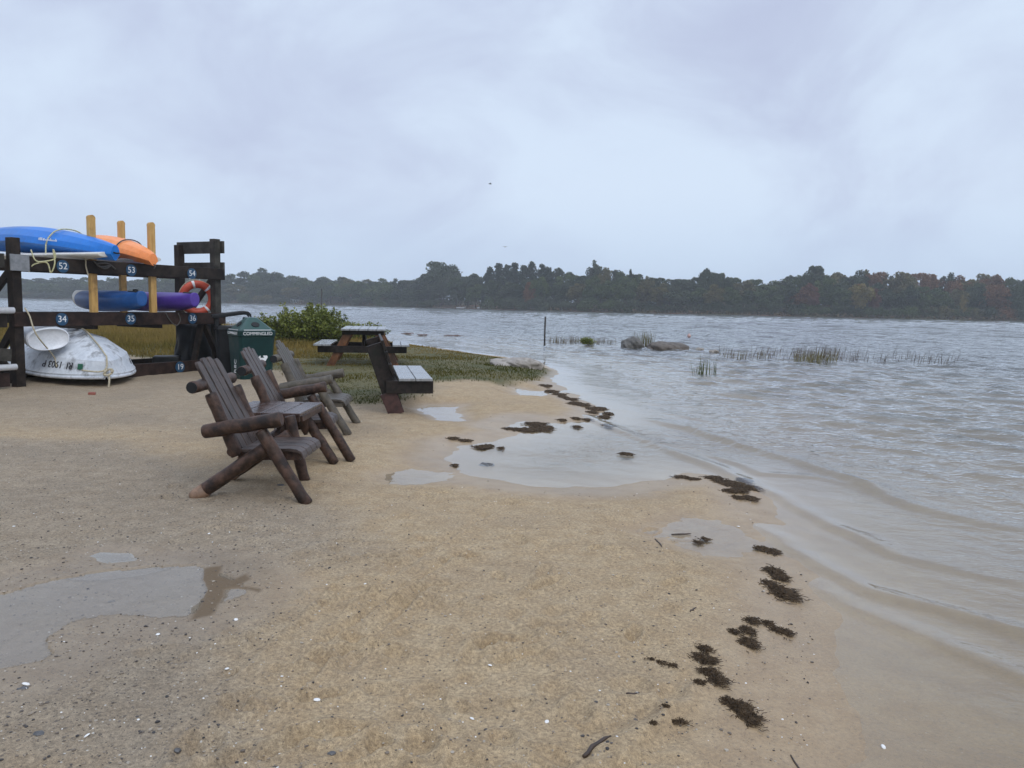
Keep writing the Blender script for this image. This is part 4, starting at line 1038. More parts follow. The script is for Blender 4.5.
# poles, buoy
x, y = at(544.5, 343.5, WL); o = MB().tube([(0, 0, -.5), (0, 0, .5), (.01, 0, 1.13), (.01, 0, 1.15)], [.038, .037, .036, .03], 10).build('pole', MT['pole']); o.location = (x, y, WL); tag(o, 'thin dark pole standing in the water off the grassy point', 'pole')
x, y = at(321.5, 333, WL); o = MB().tube([(0, 0, -.4), (.0, 0, 1.0), (.02, 0, 2.25)], [.04, .036, .028], 8).build('pole', MT['pole']); o.location = (x, y, WL); tag(o, 'dark pole rising behind the large green shrub', 'pole')
x, y = at(689, 337, WL); BU = thing('buoy', 'small pink float on the water beyond the boulders', 'buoy', (x, y, WL))
bm = bmesh.new(); bmesh.ops.create_uvsphere(bm, u_segments=20, v_segments=12, radius=.11); me = bpy.data.meshes.new('float'); bm.to_mesh(me); bm.free(); me.polygons.foreach_set('use_smooth', [True] * len(me.polygons)); fo = link_mesh('float', me, BU, MT['buoy']); fo.location = (0, 0, .06)
MB().tube([(0, 0, .15), (0, 0, .22)], [.03, .025], 10).build('eye', MT['buoy'], BU)

# ------------------------------------------------------------------ wrack: clumps of seaweed along the water's edge
def weed(label, blobs, seed, dens=1.0, mat='weed', name='seaweed_clump'):
    """blobs: (px, py, half width px, half height px, turn) measured on the sand"""
    g = random.Random(seed); cx, cy = at(blobs[0][0], blobs[0][1], WL + .03); b = MB(); bz = gz(cx, cy)
    if bz < WL: bz = WL + .004
    for (px_, py_, hw, hh) in blobs:
        if py_ < 480: hw, hh = hw * .85, hh * .68
        x, y = at(px_, py_, WL + .03); xr = at(px_ + hw, py_, WL + .03); yu = at(px_, py_ - hh, WL + .03)
        rx, ry = math.dist((x, y), xr), math.dist((x, y), yu); area = rx * ry * math.pi
        far_ = y / 3.0
        n = int(min(800, dens * 110 + 20000 * dens * area / far_ ** 1.2))
        L = min(max(rx, ry) * .75, .14); wd_ = .0013 * max(1, far_ * .9)
        hz_ = gz(x, y); hz_ = max(hz_, WL + .002) - bz; up_ = .007 + .011 * min(1, (rx + ry) / .16)
        core = MB()
        for i in range(n):
            r_ = abs(g.gauss(0, .42 if g.random() < .94 else .62)); a = g.uniform(0, 6.283); X, Y = x + rx * r_ * math.cos(a) - cx, y + ry * r_ * math.sin(a) - cy
            top = up_ * max(.1, 1 - .55 * r_ ** 2) * g.uniform(.15, 1.0); th = g.gauss(.5, .9); P = []
            for k in range(4):
                X += math.cos(th) * L * .22; Y += math.sin(th) * L * .22; th += g.gauss(0, .55)
                P.append((X, Y, hz_ + max(.002, top * (1 - .6 * abs(k - 1.4) / 1.6) + g.gauss(0, .003))))
            b.tube(P, [wd_, wd_ * 1.3, wd_ * 1.1, wd_ * .5], 3, False, False)
    o = b.build(name, MT[mat]); o.location = (cx, cy, bz); return tag(o, label, 'seaweed', 'seaweed clumps along the waterline')
WD = [
 ('thick dark seaweed clump on smooth sand, the one nearest the viewer', [(737, 708, 13, 7), (748, 720, 11, 7), (727, 703, 9, 4), (744, 714, 12, 6)], 1.3),
 ('long crooked dark seaweed clump just above the one nearest the viewer', [(704, 652, 8, 4), (700, 662, 11, 6), (708, 664, 10, 4), (706, 676, 12, 4), (716, 684, 13, 6), (698, 688, 7, 3)], 1.2),
 ('hook shaped dark seaweed clump with a short tail, below the paired clumps', [(751, 622, 8, 4), (746, 632, 6, 5), (747, 644, 10, 6), (733, 634, 7, 3)], 1.2),
 ('slim dark seaweed strip right of the hook shaped clump', [(767, 623, 6, 3), (776, 629, 9, 3), (785, 631, 8, 4)], 1.2),
 ('big dark seaweed mound, upper of two touching', [(772, 570, 10, 4), (778, 576, 9, 4)], 1.4),
 ('big dark seaweed mound, lower of two touching', [(782, 593, 12, 7), (768, 583, 8, 3), (776, 588, 8, 4)], 1.4),
 ('small dark seaweed scrap alone above the two mounds', [(760, 545, 7, 2.5), (770, 548, 8, 3)], 1.3),
 ('dark seaweed bar on the sand tongue by the pool, left part', [(712, 477, 11, 3), (726, 482, 11, 3)], 1.3),
 ('dark seaweed heap at the tip of the sand tongue', [(743, 478, 8, 3), (747, 485, 8, 3), (735, 484, 9, 3)], 1.3),
 ('small dark seaweed strip below the heap on the sand tongue', [(737, 490, 10, 2.2), (729, 491, 9, 1.8)], 1.2),
 ('thin dark seaweed strip lowest on the sand tongue', [(748, 497, 8, 2.4), (736, 497, 6, 1.8)], 1.2),
 ('dark seaweed with a twiggy tail where the pool meets the sand tongue', [(681, 475, 9, 2.6), (692, 478, 9, 1.8)], 1.2),
 ('flat dark seaweed patch alone in the shallow pool mouth', [(625, 452, 8, 2.2)], 1.2),
 ('widest brown seaweed heap at the far side of the tidal pool', [(540, 426, 11, 4), (524, 428, 14, 2.6), (534, 422, 12, 2), (508, 427, 8, 1.5)], 1.4),
 ('thin dark seaweed strip on sand left of the tidal pool', [(452, 438, 8, 1.6), (464, 439, 9, 1.6)], 1.1),
 ('dark seaweed lump in the tidal pool near its left edge', [(480, 445, 8, 2.6), (488, 444, 5, 2)], 1.2),
 ('tiny dark seaweed speck right of the lump in the tidal pool', [(500, 446, 2.5, 1.6)], 1.0),
 ('dark seaweed lump on sand at the left tip of the pool', [(454, 463, 4, 1.8)], 1.0),
 ('first seaweed lump of the dark line below the grassy point', [(544, 386, 6, 1.7), (550, 390, 5, 1.6)], 1.2),
 ('second seaweed lump of the dark line below the grassy point', [(558, 394, 5, 1.7), (562, 397, 4, 1.4)], 1.2),
 ('long seaweed streak in the middle of the line below the grassy point', [(568, 399, 8, 1.6), (575, 403, 7, 1.6)], 1.2),
 ('brown seaweed bar at the lake edge right of the streak', [(580, 404.5, 8, 2), (572, 404, 6, 1.4)], 1.2),
 ('double dark seaweed lump at the outer bend of the waterline', [(592, 408, 6, 2.2), (598, 407, 6, 2), (590, 411, 5, 1.6)], 1.3),
 ('small dark seaweed pair just off the outer bend', [(603, 415, 5, 1.8), (607, 412, 4, 1.5)], 1.2),
 ('dark seaweed lump standing alone below the outer bend', [(607, 424, 5, 1.9)], 1.2),
 ('small seaweed lump between pool and lake, nearest to the wide heap', [(561, 419, 3, 1.6)], 1.1),
 ('small seaweed lump between pool and lake, middle one', [(575, 417.5, 4, 1.5)], 1.1),
 ('small seaweed lump between pool and lake, closest to the outer bend', [(586, 418, 5, 1.4)], 1.1),
 ('flat seaweed scrap in shallow water below the three small lumps', [(576, 425, 4, 1.5)], 1.1),
 ('thin dark debris tuft in the wet sand left of the nearest clump', [(680, 726, 9, 3), (674, 728, 6, 2)], .5),
 ('sparse dark debris tuft lowest on the wet sand', [(652, 736, 6, 2.5)], .35),
 ('sparse dark debris tuft above the other two on wet sand', [(664, 719, 6, 2.5)], .35),
 ('grey weed scrap lying in the small sand pool', [(704, 536, 7, 2), (697, 539, 6, 2)], .5),
 ('thin scatter of dark weed strands on sand left of the crooked clump', [(660, 667, 8, 2), (672, 670, 8, 2), (650, 664, 6, 1.5)], .3),
]
for i, (lab, bl, dn) in enumerate(WD): weed(lab, bl, 500 + i, dn)
for i, (px_, py_, w_, lab) in enumerate(((406, 333, 6, 'reddish weed raft afloat behind the picnic table, larger one'), (421, 334.5, 5, 'reddish weed raft afloat, between the two others'), (452, 335, 9, 'reddish weed raft afloat, farthest from the picnic table'))):
    weed(lab, [(px_, py_, w_, .5), (px_ + 3, py_, w_ * .5, .7)], 700 + i, .25, 'weed_red', 'weed_raft')

# sticks, shells, gravel
def stick(label, p0, p1, r, seed):
    a, b = at(*p0, 0), at(*p1, 0); g = random.Random(seed); P = []
    for i in range(6):
        t = i / 5; x, y = a[0] + (b[0] - a[0]) * t, a[1] + (b[1] - a[1]) * t; P.append((x + g.gauss(0, r * .6) - a[0], y + g.gauss(0, r * .6) - a[1], max(gz(x, y), WL) + r * .6))
    o = MB().tube(P, [r * .8, r, r * 1.05, r, r * .9, r * .4], 8).build('stick', MT['stick']); o.location = (a[0], a[1], 0); tag(o, label, 'stick')
stick('dark driftwood stick lying on the sand at the lower edge of the view', (582, 752), (610, 732), .008, 1)
stick('short dark stick fragment above the driftwood stick', (625, 689), (640, 686), .005, 2)
stick('thin bent twig in the wet sand below the nearest seaweed', (792, 738), (812, 768), .003, 3)
stick('short dark stick beside the small sand pool', (672, 524), (692, 523), .006, 4)
stick('short twig across the sand in front of the small sand pool', (656, 529), (662, 539), .005, 5)
stick('short dark twig beside the long crooked seaweed clump', (690, 607), (697, 602), .004, 6)
sh = [(317, 705, 'white shell on tan sand near the lower edge, largest one', .013), (26, 686, 'white shell on grey gravel near the bottom corner', .013), (158, 636, 'white shell pair below the large puddle, right one', .011), (236, 621, 'bright shell at the right edge of the large puddle', .011),
      (209, 535, 'white shell between the puddle and the log chairs', .008), (227, 671, 'white shell on the border of gravel and tan sand', .010), (472, 716, 'white shell left of the driftwood stick', .009), (547, 717, 'white shell just above the driftwood stick', .009), (637, 686, 'white shell beside the short stick fragment', .008), (490, 667, 'white shell alone in the middle of the tan sand', .008),
      (14, 529, 'white shell on the sand above the large puddle', .010), (87, 737, 'pale shell on grey gravel below the puddle', .009), (739, 516, 'white shell where the sand tongue meets the small pool', .010), (885, 725, 'white shell under the shallow water', .010), (365, 586, 'small white shell by a groove in the tan sand', .007)]
for i, (px_, py_, lab, s_) in enumerate(sh):
    x, y = at(px_, py_, 0); b = MB(); rg_ = []
    for a in range(7):
        t = a / 6; rg_.append([(s_ * 1.2 * math.sin(t * 1.57) * math.cos(u), s_ * .85 * math.sin(t * 1.57) * math.sin(u) * (1 + .12 * math.cos(u * 9)), s_ * .5 * math.cos(t * 1.57)) for u in np.linspace(0, 6.283, 18, endpoint=False)])
    rg_[0] = [(p[0] * .1, p[1] * .1, s_ * .5) for p in rg_[1]]
    o = b.loft(rg_).build('shell', MT['shell']); o.location = (x, y, max(gz(x, y), WL - .02) + .002); o.rotation_euler = (R(rnd.uniform(-20, 20)), R(rnd.uniform(-20, 20)), rnd.uniform(0, 6)); tag(o, lab, 'shell')

# loose gravel and shell grit: small stones nobody could count
def grit(name, n, seed, smin, smax, mat, poly=None, bias=1.0, only=None):
    g = np.random.default_rng(seed); y = 1.9 * (14 / 1.9) ** (g.random(n) ** bias); x = (g.uniform(-.72, .42, n)) * y
    h, w, gv, gs, il, d, f_ = terrain(x, y); ok = (h > WL + .004) & (gs < .3) & (g.random(n) < (.32 + .68 * gv if only is None else only))
    x, y, h = x[ok], y[ok], h[ok]; n = len(x)
    ico = bmesh.new(); bmesh.ops.create_icosphere(ico, subdivisions=1, radius=1); iv = np.array([v.co[:] for v in ico.verts]); fi = np.array([[v.index for v in f.verts] for f in ico.faces]); ico.free()
    s = smin * (smax / smin) ** (g.random(n) ** 2.2); sc = g.uniform(.55, 1.3, (n, 1, 3)) * s[:, None, None] * np.array([1, 1, .55]); a = g.uniform(0, 6.28, n); ca, sa = np.cos(a)[:, None], np.sin(a)[:, None]
    P = iv[None] * (1 + g.normal(0, .14, (n, len(iv), 1))) * sc
    X = P[..., 0] * ca - P[..., 1] * sa + x[:, None]; Y_ = P[..., 0] * sa + P[..., 1] * ca + y[:, None]; Z = P[..., 2] + (h + s * .18)[:, None]
    V = np.stack([X, Y_, Z], -1).reshape(-1, 3); F = (fi[None] + (np.arange(n) * len(iv))[:, None, None]).reshape(-1, 3)
    T = np.repeat(g.random(n), len(iv))
    tag(link_mesh(name, np_mesh(name, V, F, {'tint': ('POINT', T)}, False, 3), None, mat), kind='stuff')
MT['grit'] = leafmat('mixed grit', [(.03, .028, .028), (.075, .065, .058), (.16, .13, .1), (.27, .22, .165), (.40, .35, .28)], .45, 0)
grit('gravel', 26000, 61, .0016, .0085, MT['grit'])
grit('shell_gravel', 2600, 62, .0012, .006, MT['shell'], only=.5)
# fine dark litter stranded above the waterline
g = np.random.default_rng(77); n = 1500
i_ = g.integers(0, 4, n); A = np.array([at(700, 700, 0), at(690, 600, 0), at(640, 535, 0), at(650, 660, 0)])
lx = A[i_, 0] + g.normal(0, .22, n); ly = A[i_, 1] + g.normal(0, .45, n); hz_ = terrain(lx, ly)[0]; k = hz_ > WL + .006
V, Q, T = blades(lx[k], ly[k], hz_[k] + .002, g.uniform(.002, .009, k.sum()), np.full(k.sum(), .0015), 3, g.random(k.sum()) * .3, 5, 0)
V[:, 2] = np.repeat(hz_[k], 6) + .003 + g.random(len(V)) * .002
tag(link_mesh('weed_litter', np_mesh('weed_litter', V, Q, {'tint': ('POINT', T)}, False), None, MT['reed']), kind='stuff')

# ------------------------------------------------------------------ far shore: wood, house, boats
PAL = {
 'dark green': [(.022, .034, .016), (.04, .056, .024), (.06, .078, .03)],
 'mid green': [(.034, .054, .016), (.06, .085, .024), (.09, .115, .035)],
 'grey green': [(.036, .046, .025), (.055, .07, .036), (.08, .095, .05)],
 'olive': [(.06, .056, .018), (.1, .09, .028), (.14, .12, .04)],
 'rust': [(.08, .038, .016), (.14, .064, .024), (.2, .096, .034)],
 'red brown': [(.075, .03, .018), (.115, .045, .026), (.15, .065, .034)],
 'yellow': [(.11, .092, .024), (.165, .132, .034), (.22, .17, .05)],
 'pine green': [(.018, .029, .018), (.03, .046, .026), (.044, .062, .034)],
}
for k_, v_ in PAL.items(): MT['leaf ' + k_] = leafmat(k_ + ' far leaves', v_, .7, .1)

def crown_mesh(kind, seed):
    """crown of a unit tree: about 1 high and 1 wide, its foot at z = 0"""
    g = np.random.default_rng(seed); C = []; T = []
    if kind == 'round':
        nl = 30
        for i in range(nl):
            while True:
                p = g.uniform(-1, 1, 3)
                if np.linalg.norm(p) < 1: break
            p = p * np.array([.40, .40, .36]) + np.array([0, 0, .60]); r_ = g.uniform(.10, .19)
            n = 170; d = g.normal(size=(n, 3)); d /= np.linalg.norm(d, axis=1)[:, None]; d[:, 2] = np.where(d[:, 2] < -.3, -d[:, 2], d[:, 2])
            C.append(p + d * r_ * g.uniform(.55, 1.08, (n, 1)) * np.array([1.1, 1.1, .85])); T.append(np.clip(g.normal(.5, .2) + g.normal(0, .14, n), 0, 1))
    elif kind == 'loose':
        for i in range(20):
            a = g.uniform(0, 6.28); z = g.uniform(.3, .97); rad = .36 * (1 - abs(z - .55) * 1.2) * g.uniform(.4, 1.1); p = np.array([rad * np.cos(a), rad * np.sin(a), z]); r_ = g.uniform(.06, .13)
            n = 110; d = g.normal(size=(n, 3)); d /= np.linalg.norm(d, axis=1)[:, None]
            C.append(p + d * r_ * g.uniform(.3, 1.15, (n, 1))); T.append(np.clip(g.normal(.5, .2) + g.normal(0, .14, n), 0, 1))
    elif kind == 'pine':
        for i in range(34):
            z = .16 + .82 * (i / 33); L = .34 * (1 - z) ** .6 + .04
            for j in range(5):
                a = g.uniform(0, 6.28); l = L * g.uniform(.6, 1.15); n = 20; u = g.random(n)
                C.append(np.stack([l * u * np.cos(a), l * u * np.sin(a), z - .05 * u * l / .3 + g.normal(0, .008, n)], -1) + g.normal(0, .014, (n, 3))); T.append(np.clip(g.normal(.5, .18) + g.normal(0, .12, n), 0, 1))
    else:
        for i in range(16):
            a = g.uniform(0, 6.28); rr_ = np.sqrt(g.random()) * .42; p = np.array([rr_ * np.cos(a), rr_ * np.sin(a), g.uniform(.1, .62)]); r_ = g.uniform(.16, .28)
            n = 130; d = g.normal(size=(n, 3)); d /= np.linalg.norm(d, axis=1)[:, None]
            C.append(p + d * r_ * g.uniform(.5, 1.05, (n, 1)) * np.array([1, 1, .9])); T.append(np.clip(g.normal(.5, .2) + g.normal(0, .14, n), 0, 1))
    C = np.concatenate(C); C[:, 2] = np.maximum(C[:, 2], .02); T = np.concatenate(T)
    V, Q, t = leaf_cloud(C, .026 if kind != 'pine' else .022, aspect=.8, tint=T, seed=seed)
    return np_mesh(kind + ' crown', V, Q, {'tint': ('POINT', t)}, False)
def trunk_mesh(kind, seed):
    q0 = random.Random(seed); b = MB(); top = .95 if kind == 'pine' else .62
    b.tube([(0, 0, -.03), (.005, 0, .2), (-.01, .008, top * .6), (.0, 0, top)], [.022, .017, .012, .004], 7)
    if kind != 'pine':
        for i in range(5):
            a = q0.uniform(0, 6.28); z = q0.uniform(.25, .5); b.tube([(0, 0, z), (.12 * math.cos(a), .12 * math.sin(a), z + .12), (.26 * math.cos(a), .26 * math.sin(a), z + .3)], [.009, .006, .002], 5, True, False)
    return b.mesh('trunk')
VAR = {'round': 6, 'loose': 3, 'pine': 3, 'bushy': 5}
CR = {k_: [crown_mesh(k_, 900 + i * 7 + len(k_)) for i in range(n_)] for k_, n_ in VAR.items()}
TRK = {k_: [trunk_mesh(k_, 950 + i) for i in range(n_)] for k_, n_ in VAR.items()}
for L_ in TRK.values():
    for me_ in L_: me_.materials.append(MT['bark'])
CM = {}
def tree(kind, colr, x, y, hgt, wid, label, group=None, name='tree'):
    i = rnd.randrange(VAR[kind]); key = (kind, i, colr)
    if key not in CM:
        me_ = CR[kind][i].copy(); me_.materials.append(MT['leaf ' + colr]); CM[key] = me_
    z_ = gz(x, y) - .05
    t = thing(name, label, 'tree' if kind != 'bushy' else 'bush', (x, y, z_), rnd.uniform(0, 6.28), group); t.scale = (wid, wid, hgt)
    c = bpy.data.objects.new('crown', CM[key]); COL.objects.link(c); c.parent = t
    k_ = bpy.data.objects.new('trunk', TRK[kind][i]); COL.objects.link(k_); k_.parent = t
    return t
def shore_y(px_):
    """distance of the far waterline in the direction of a point of the photograph"""
    p = [a[0] for a in far_shore_pd]; d = [a[1] for a in far_shore_pd]; return float(np.interp(px_, p, d))
def horizon(px_): return 305.7 + .021 * (px_ - 512)
SKY = [(-80, 278), (0, 276), (60, 278), (120, 276), (180, 275), (225, 273), (245, 272), (266, 270), (285, 276), (330, 277), (345, 275), (365, 279), (400, 279), (425, 276), (440, 266), (455, 272), (475, 273), (490, 268), (505, 265), (545, 265), (556, 271), (575, 273), (590, 265), (605, 269),
       (620, 271), (640, 275), (662, 278), (680, 276), (702, 272), (718, 274), (738, 279), (760, 278), (786, 276), (808, 269), (830, 271), (870, 271), (890, 273), (920, 274), (950, 274), (990, 276), (1008, 280), (1030, 284), (1120, 284)]
def sky_at(px_): return float(np.interp(px_, [a[0] for a in SKY], [a[1] for a in SKY]))
def far_tree(px_, ytop, back, kind, colr, wpx, label, group=None, name='tree'):
    D = shore_y(px_) + back; x = D * (px_ - 512) / FPX; zt = EYE + D * (horizon(px_) - ytop) / FPX
    hgt = zt - gz(x, D); tree(kind, colr, x, D, hgt, D * wpx / FPX * 1.12, label, group, name)
GL = 'trees of the far wood'
def region(px_):
    if px_ < 225: return 'seen beyond the boat rack'
    if px_ < 340: return 'behind the large shrub, across the lake'
    if px_ < 480: return 'across the lake between pole and pines'
    if px_ < 560: return 'in the dark pine stand'
    if px_ < 700: return 'across the lake above the boulders'
    if px_ < 800: return 'across the lake above the purple reeds'
    return 'in the autumn wood across the lake'
def pick(px_, row):
    if px_ < 430: c_ = ['grey green', 'mid green', 'dark green', 'olive']; w_ = [4, 2, 3, 1]
    elif px_ < 560: c_ = ['dark green', 'grey green', 'olive', 'mid green']; w_ = [5, 3, 1, 1]
    elif px_ < 720: c_ = ['dark green', 'mid green', 'grey green', 'olive']; w_ = [4, 3, 2, 1]
    elif row == 0 and px_ > 800 and px_ < 1000: c_ = ['rust', 'olive', 'red brown', 'dark green']; w_ = [5, 3, 1, 1]
    else: c_ = ['dark green', 'mid green', 'olive', 'rust']; w_ = [5, 3, 2, 1]
    return rnd.choices(c_, w_)[0]
# trees one can point to
for px_, yt, bk, kd, cl_, wp, lab in (
    (266, 269.5, 26, 'round', 'dark green', 26, 'dark dome-crowned tree rising above the far wood behind the large shrub'),
    (440, 264.5, 20, 'round', 'dark green', 40, 'tallest rounded dark tree on the far shore, left of the pine stand'),
    (317, 281, 8, 'round', 'dark green', 16, 'dark rounded lone tree on the far bank just left of the dark pole'),
    (592, 262.5, 24, 'loose', 'grey green', 26, 'tall straggly tree with open crown right of the pine stand'),
    (703, 271, 18, 'round', 'dark green', 22, 'left of two dark rounded crowns above the smaller boulder'),
    (718, 272.5, 18, 'round', 'dark green', 20, 'right of two dark rounded crowns above the wide boulder'),
    (808, 267.5, 16, 'round', 'dark green', 24, 'dark domed tree where the autumn coloured wood begins'),
    (806, 285, 6, 'round', 'red brown', 18, 'reddish tree below the dark domed crown, above the reeds'),
    (857, 283, 5, 'round', 'yellow', 24, 'yellow leaved tree at the front of the autumn wood'),
    (869, 288, 7, 'round', 'red brown', 13, 'small red tree beside the yellow leaved tree'),
    (527, 282, 6, 'round', 'rust', 12, 'small russet tree in front of the dark pine stand'),
    (384, 290, 9, 'round', 'olive', 14, 'pale olive tree on the far bank right of the lawn'),
    (958, 296, 4, 'loose', 'yellow', 9, 'slim yellowish tree low in the front of the autumn wood'),
    (836, 284, 10, 'round', 'dark green', 22, 'blackish green tree directly left of the yellow leaved tree'),
    (1016, 283, 12, 'round', 'dark green', 26, 'dark green tree past the end of the rust coloured crowns')):
    far_tree(px_, yt, bk, kd, cl_, wp, lab)
for i, px_ in enumerate((488, 497, 505, 513, 521, 530, 539, 546)):
    far_tree(px_ + rnd.uniform(-1, 1), (268, 264, 266, 263.5, 266, 263, 265, 268)[i], 20 + 6 * (i % 2), 'pine', 'pine green', 34, 'tall dark pine in the close stand on the far shore', 'pines of the far stand', 'pine_tree')
far_tree(627, 270.5, 22, 'pine', 'pine green', 14, 'single dark pine top just right of the straggly tree', None, 'pine_tree')
px_ = -70.0
while px_ < 1105:                                    # skyline row
    if not (484 < px_ < 552):
        cl_ = pick(px_, 0); far_tree(px_, sky_at(px_) + abs(rnd.gauss(0, 1.6)) + .5, rnd.uniform(18, 34), 'round' if rnd.random() < .85 else 'loose', cl_, rnd.uniform(23, 34), f'{cl_} broad tree of the skyline row {region(px_)}', f'{cl_} skyline trees {region(px_)}')
    px_ += rnd.uniform(9.5, 14)
px_ = -72.0
while px_ < 1105:                                    # front rows
    hz0 = horizon(px_) + 4; st = sky_at(px_); cl_ = pick(px_, 1)
    far_tree(px_, hz0 - (hz0 - st) * rnd.uniform(.62, .84), rnd.uniform(8, 15), 'round', cl_, rnd.uniform(20, 28), f'{cl_} tree of the front row {region(px_)}', f'{cl_} front row trees {region(px_)}')
    px_ += rnd.uniform(14, 20)
px_ = -74.0
while px_ < 1105:
    hz0 = horizon(px_) + 4; st = sky_at(px_); cl_ = pick(px_, 1)
    if not (326 < px_ < 362 or 285 < px_ < 301 or 425 < px_ < 488 and rnd.random() < .5):
        far_tree(px_, hz0 - (hz0 - st) * rnd.uniform(.3, .5), rnd.uniform(3.5, 8), 'bushy', cl_, rnd.uniform(18, 26), f'{cl_} waterside bush {region(px_)}', f'{cl_} waterside bushes {region(px_)}', 'waterside_bush')
    px_ += rnd.uniform(14, 19)
px_ = -78.0
while px_ < 1110:                                    # lower storey inside the wood, closing it behind the trunks
    hz0 = horizon(px_) + 4; st = sky_at(px_); cl_ = pick(px_, 1)
    if not 470 < px_ < 480: far_tree(px_, hz0 - (hz0 - st) * rnd.uniform(.55, .7), rnd.uniform(36, 48), 'bushy', cl_, rnd.uniform(30, 36), f'{cl_} understorey tree deep inside the wood {region(px_)}', f'{cl_} understorey trees {region(px_)}', 'understorey_tree')
    px_ += rnd.uniform(15, 19)
# ground layer of the wood's edge
C = []; T = []; g = np.random.default_rng(88)
for k_ in range(2600):
    px_ = g.uniform(-90, 1120); D = shore_y(px_) + g.uniform(.5, 4.5); x = D * (px_ - 512) / FPX; C.append((x, D, max(gz(x, D), WL) + g.uniform(.05, .95 if px_ > 600 else 1.3))); T.append(g.random() * (.75 if px_ > 500 else 1))
MT['bank'] = leafmat('bank growth', [(.045, .038, .018), (.075, .06, .024), (.11, .075, .04), (.15, .085, .055)], .8, .05)
V, Q, t_ = leaf_cloud(np.array(C), .5, aspect=.5, up=.2, tint=np.array(T), seed=3)
tag(link_mesh('undergrowth', np_mesh('undergrowth', V, Q, {'tint': ('POINT', t_)}, False), None, MT['bank']), kind='stuff')

D = shore_y(295) + 12; x = D * (294 - 512) / FPX; HS = thing('house', 'white house half hidden by trees on the far bank', 'house', (x, D, gz(x, D) - .1), R(12))
HS.scale = (.7, .7, .75); MB().box((0, 0, 1.5), (6, 5, 3.0)).build('wall', MT['house'], HS, .02)
b = MB(); b.add([(-3.3, -2.8, 2.95), (3.3, -2.8, 2.95), (3.3, 2.8, 2.95), (-3.3, 2.8, 2.95), (-3.3, 0, 4.6), (3.3, 0, 4.6)], [(0, 1, 5, 4), (2, 3, 4, 5), (1, 2, 5), (3, 0, 4), (3, 2, 1, 0)]); b.build('roof', MT['roof'], HS)
for xx in (-1.8, 0, 1.8): MB().box((xx, -2.52, 1.6), (.9, .06, 1.2)).build('window', MT['window'], HS)
def far_boat(label, px_, back, L_, rz):
    D = shore_y(px_) + back; x = D * (px_ - 512) / FPX; t = thing('rowing_boat', label, 'boat', (x, D, max(gz(x, D), WL)), rz)
    rg_ = []
    for i in range(11):
        u = i / 10; w_ = .75 * math.sin(math.pi * min(1, .08 + u * .75)) ** .7; h_ = .55 + .15 * (1 - u)
        rg_.append([(L_ / 2 - L_ * u, -w_, h_), (L_ / 2 - L_ * u, -w_ * .8, .15), (L_ / 2 - L_ * u, 0, 0), (L_ / 2 - L_ * u, w_ * .8, .15), (L_ / 2 - L_ * u, w_, h_)])
    MB().loft(rg_, True, False).build('hull', MT['cream_hull'], t); MB().box((0, 0, .42), (.3, 1.2, .06)).build('thwart', MT['rack_grey'], t)
far_boat('tiny white boat at the far waterline below the tallest rounded tree', 460, -.5, 4.2, R(10))
far_boat('tiny white boat drawn up on the grassy far bank before the pine stand', 478, 3, 3.0, R(70))

def bird(label, px_, py_, D, rz):
    v = ray(px_, py_); s = D / v.y; t = thing('bird', label, 'bird', (v.x * s, D, EYE + v.z * s), rz)
    b = MB(); P = [(-.16, 0, 0), (-.05, 0, .01), (.06, 0, .015), (.15, 0, .01), (.19, 0, 0)]; b.tube(P, [.012, .04, .045, .03, .008], 10)
    def wing(s): return [[(.06, s * .02, .02), (-.06, s * .02, .02)], [(.09, s * .18, .10), (-.05, s * .18, .095)], [(.02, s * .36, .07), (-.06, s * .36, .065)]]
    for s in (-1, 1):
        top = wing(s); vs = []
        for r_ in top: vs += [r_[0], r_[1], (r_[1][0], r_[1][1], r_[1][2] - .012), (r_[0][0], r_[0][1], r_[0][2] - .012)]
        b.loft([vs[0:4], vs[4:8], vs[8:12]], True)
    link_mesh('body', b.mesh('body'), t, MT['bird'])
bird('tiny dark bird high in the grey sky, the upper of two', 490, 184, 85, R(20))
bird('tiny dark bird low above the pine stand', 505, 247, 95, R(70))
HAZE = .0005
# ------------------------------------------------------------------ sky, sun, air
w = bpy.data.worlds.new('World'); scene.world = w; w.use_nodes = True
nt = w.node_tree; nt.nodes.clear(); q = NT(nt)
SUN_EL, SUN_AZ = R(44), R(145)              # azimuth from +Y clockwise: behind the viewer, to the right
STR = .1
sky = q.n('ShaderNodeTexSky', sky_type='NISHITA'); sky.sun_disc = False; sky.sun_elevation = SUN_EL; sky.sun_rotation = SUN_AZ
tc = q.n('ShaderNodeTexCoord'); sep = q.n('ShaderNodeSeparateXYZ'); q.l(tc.outputs['Generated'], sep.inputs[0])
z = q.math('MAXIMUM', sep.outputs[2], 0.0)
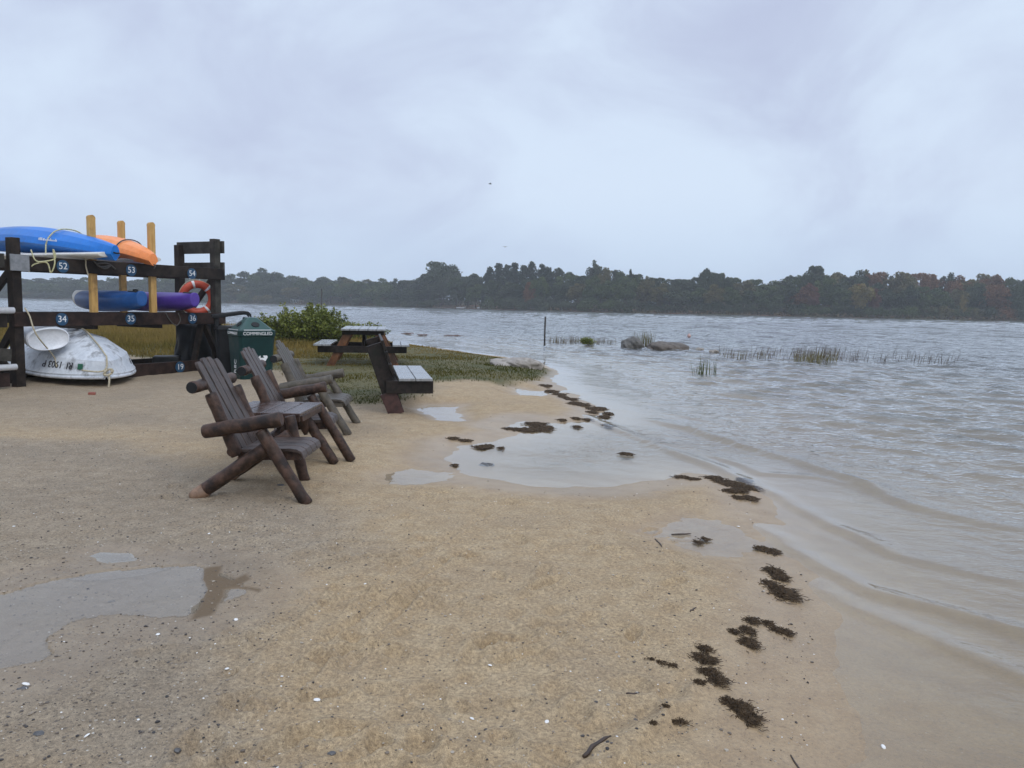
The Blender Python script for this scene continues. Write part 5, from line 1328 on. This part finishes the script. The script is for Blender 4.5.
# overcast deck: project the direction on a flat cloud layer so that clouds stretch towards the horizon
inv = q.math('DIVIDE', 1.0, q.math('ADD', z, .16))
cx = q.math('MULTIPLY', sep.outputs[0], inv); cy = q.math('MULTIPLY', sep.outputs[1], inv)
cv = q.n('ShaderNodeCombineXYZ'); q.l(cx, cv.inputs[0]); q.l(cy, cv.inputs[1])
dv = q.mapping(tc.outputs['Generated'], (1, 1, 1.7), (R(12), R(-18), 0)); n1 = q.noise(dv, 3.4, 6, .55, .5); n2 = q.noise(dv, 1.5, 3, .5)
f = q.ramp(q.math('ADD', q.math('MULTIPLY', n1, .62), q.math('MULTIPLY', n2, .38)), .36, .64)
S = 1 / STR
lo = tuple(v * S for v in (.50, .56, .74)); hi = tuple(v * S for v in (.665, .775, .93))
cl = q.mix(f, lo, hi)
hz = q.ramp(z, .16, .0); cl = q.mix(q.math('MULTIPLY', hz, .8), cl, tuple(v * S for v in (.51, .645, .845)))
zen = q.math('MULTIPLY_ADD', q.ramp(z, .3, 1.0), .75, 1.0)
cz = q.n('ShaderNodeCombineColor')
for i in range(3): q.l(zen, cz.inputs[i])
cl = q.mix(1.0, cl, cz.outputs[0], 'MULTIPLY')
col = q.mix(.94, sky.outputs[0], cl)
bg = q.n('ShaderNodeBackground'); bg.inputs['Strength'].default_value = STR; q.l(col, bg.inputs['Color'])
wo = q.n('ShaderNodeOutputWorld'); q.l(bg.outputs[0], wo.inputs[0])

sd = bpy.data.lights.new('sun', 'SUN'); sd.energy = .9; sd.angle = R(30); sd.color = (1, .96, .9)
so = bpy.data.objects.new('sun', sd); COL.objects.link(so)
dirv = Vector((math.sin(SUN_AZ) * math.cos(SUN_EL), math.cos(SUN_AZ) * math.cos(SUN_EL), math.sin(SUN_EL)))
so.rotation_euler = dirv.to_track_quat('Z', 'Y').to_euler(); so.location = (0, 0, 30)

m, nt, out = newmat('haze air'); q = NT(nt)
pv = q.n('ShaderNodeVolumePrincipled'); pv.inputs['Color'].default_value = (.89, .93, .97, 1); pv.inputs['Density'].default_value = HAZE
pv.inputs['Anisotropy'].default_value = 0.0
q.l(pv.outputs[0], out.inputs['Volume'])
hb = MB().box((0, 0, 13.0), (1500, 1500, 32)).build('haze', m); tag(hb, kind='stuff')

scene.view_settings.view_transform = 'Standard'; scene.view_settings.look = 'None'
scene.view_settings.exposure = .10; scene.view_settings.gamma = 1; scene.view_settings.use_curve_mapping = False
scene.cycles.use_denoising = True; scene.cycles.denoiser = 'OPENIMAGEDENOISE'; scene.cycles.denoising_input_passes = 'RGB_ALBEDO_NORMAL'; scene.cycles.denoising_prefilter = 'ACCURATE'
scene.cycles.max_bounces = 8; scene.cycles.diffuse_bounces = 3; scene.cycles.glossy_bounces = 3; scene.cycles.transparent_max_bounces = 12
scene.cycles.volume_bounces = 1
scene.render.resolution_x = 1024; scene.render.resolution_y = 768
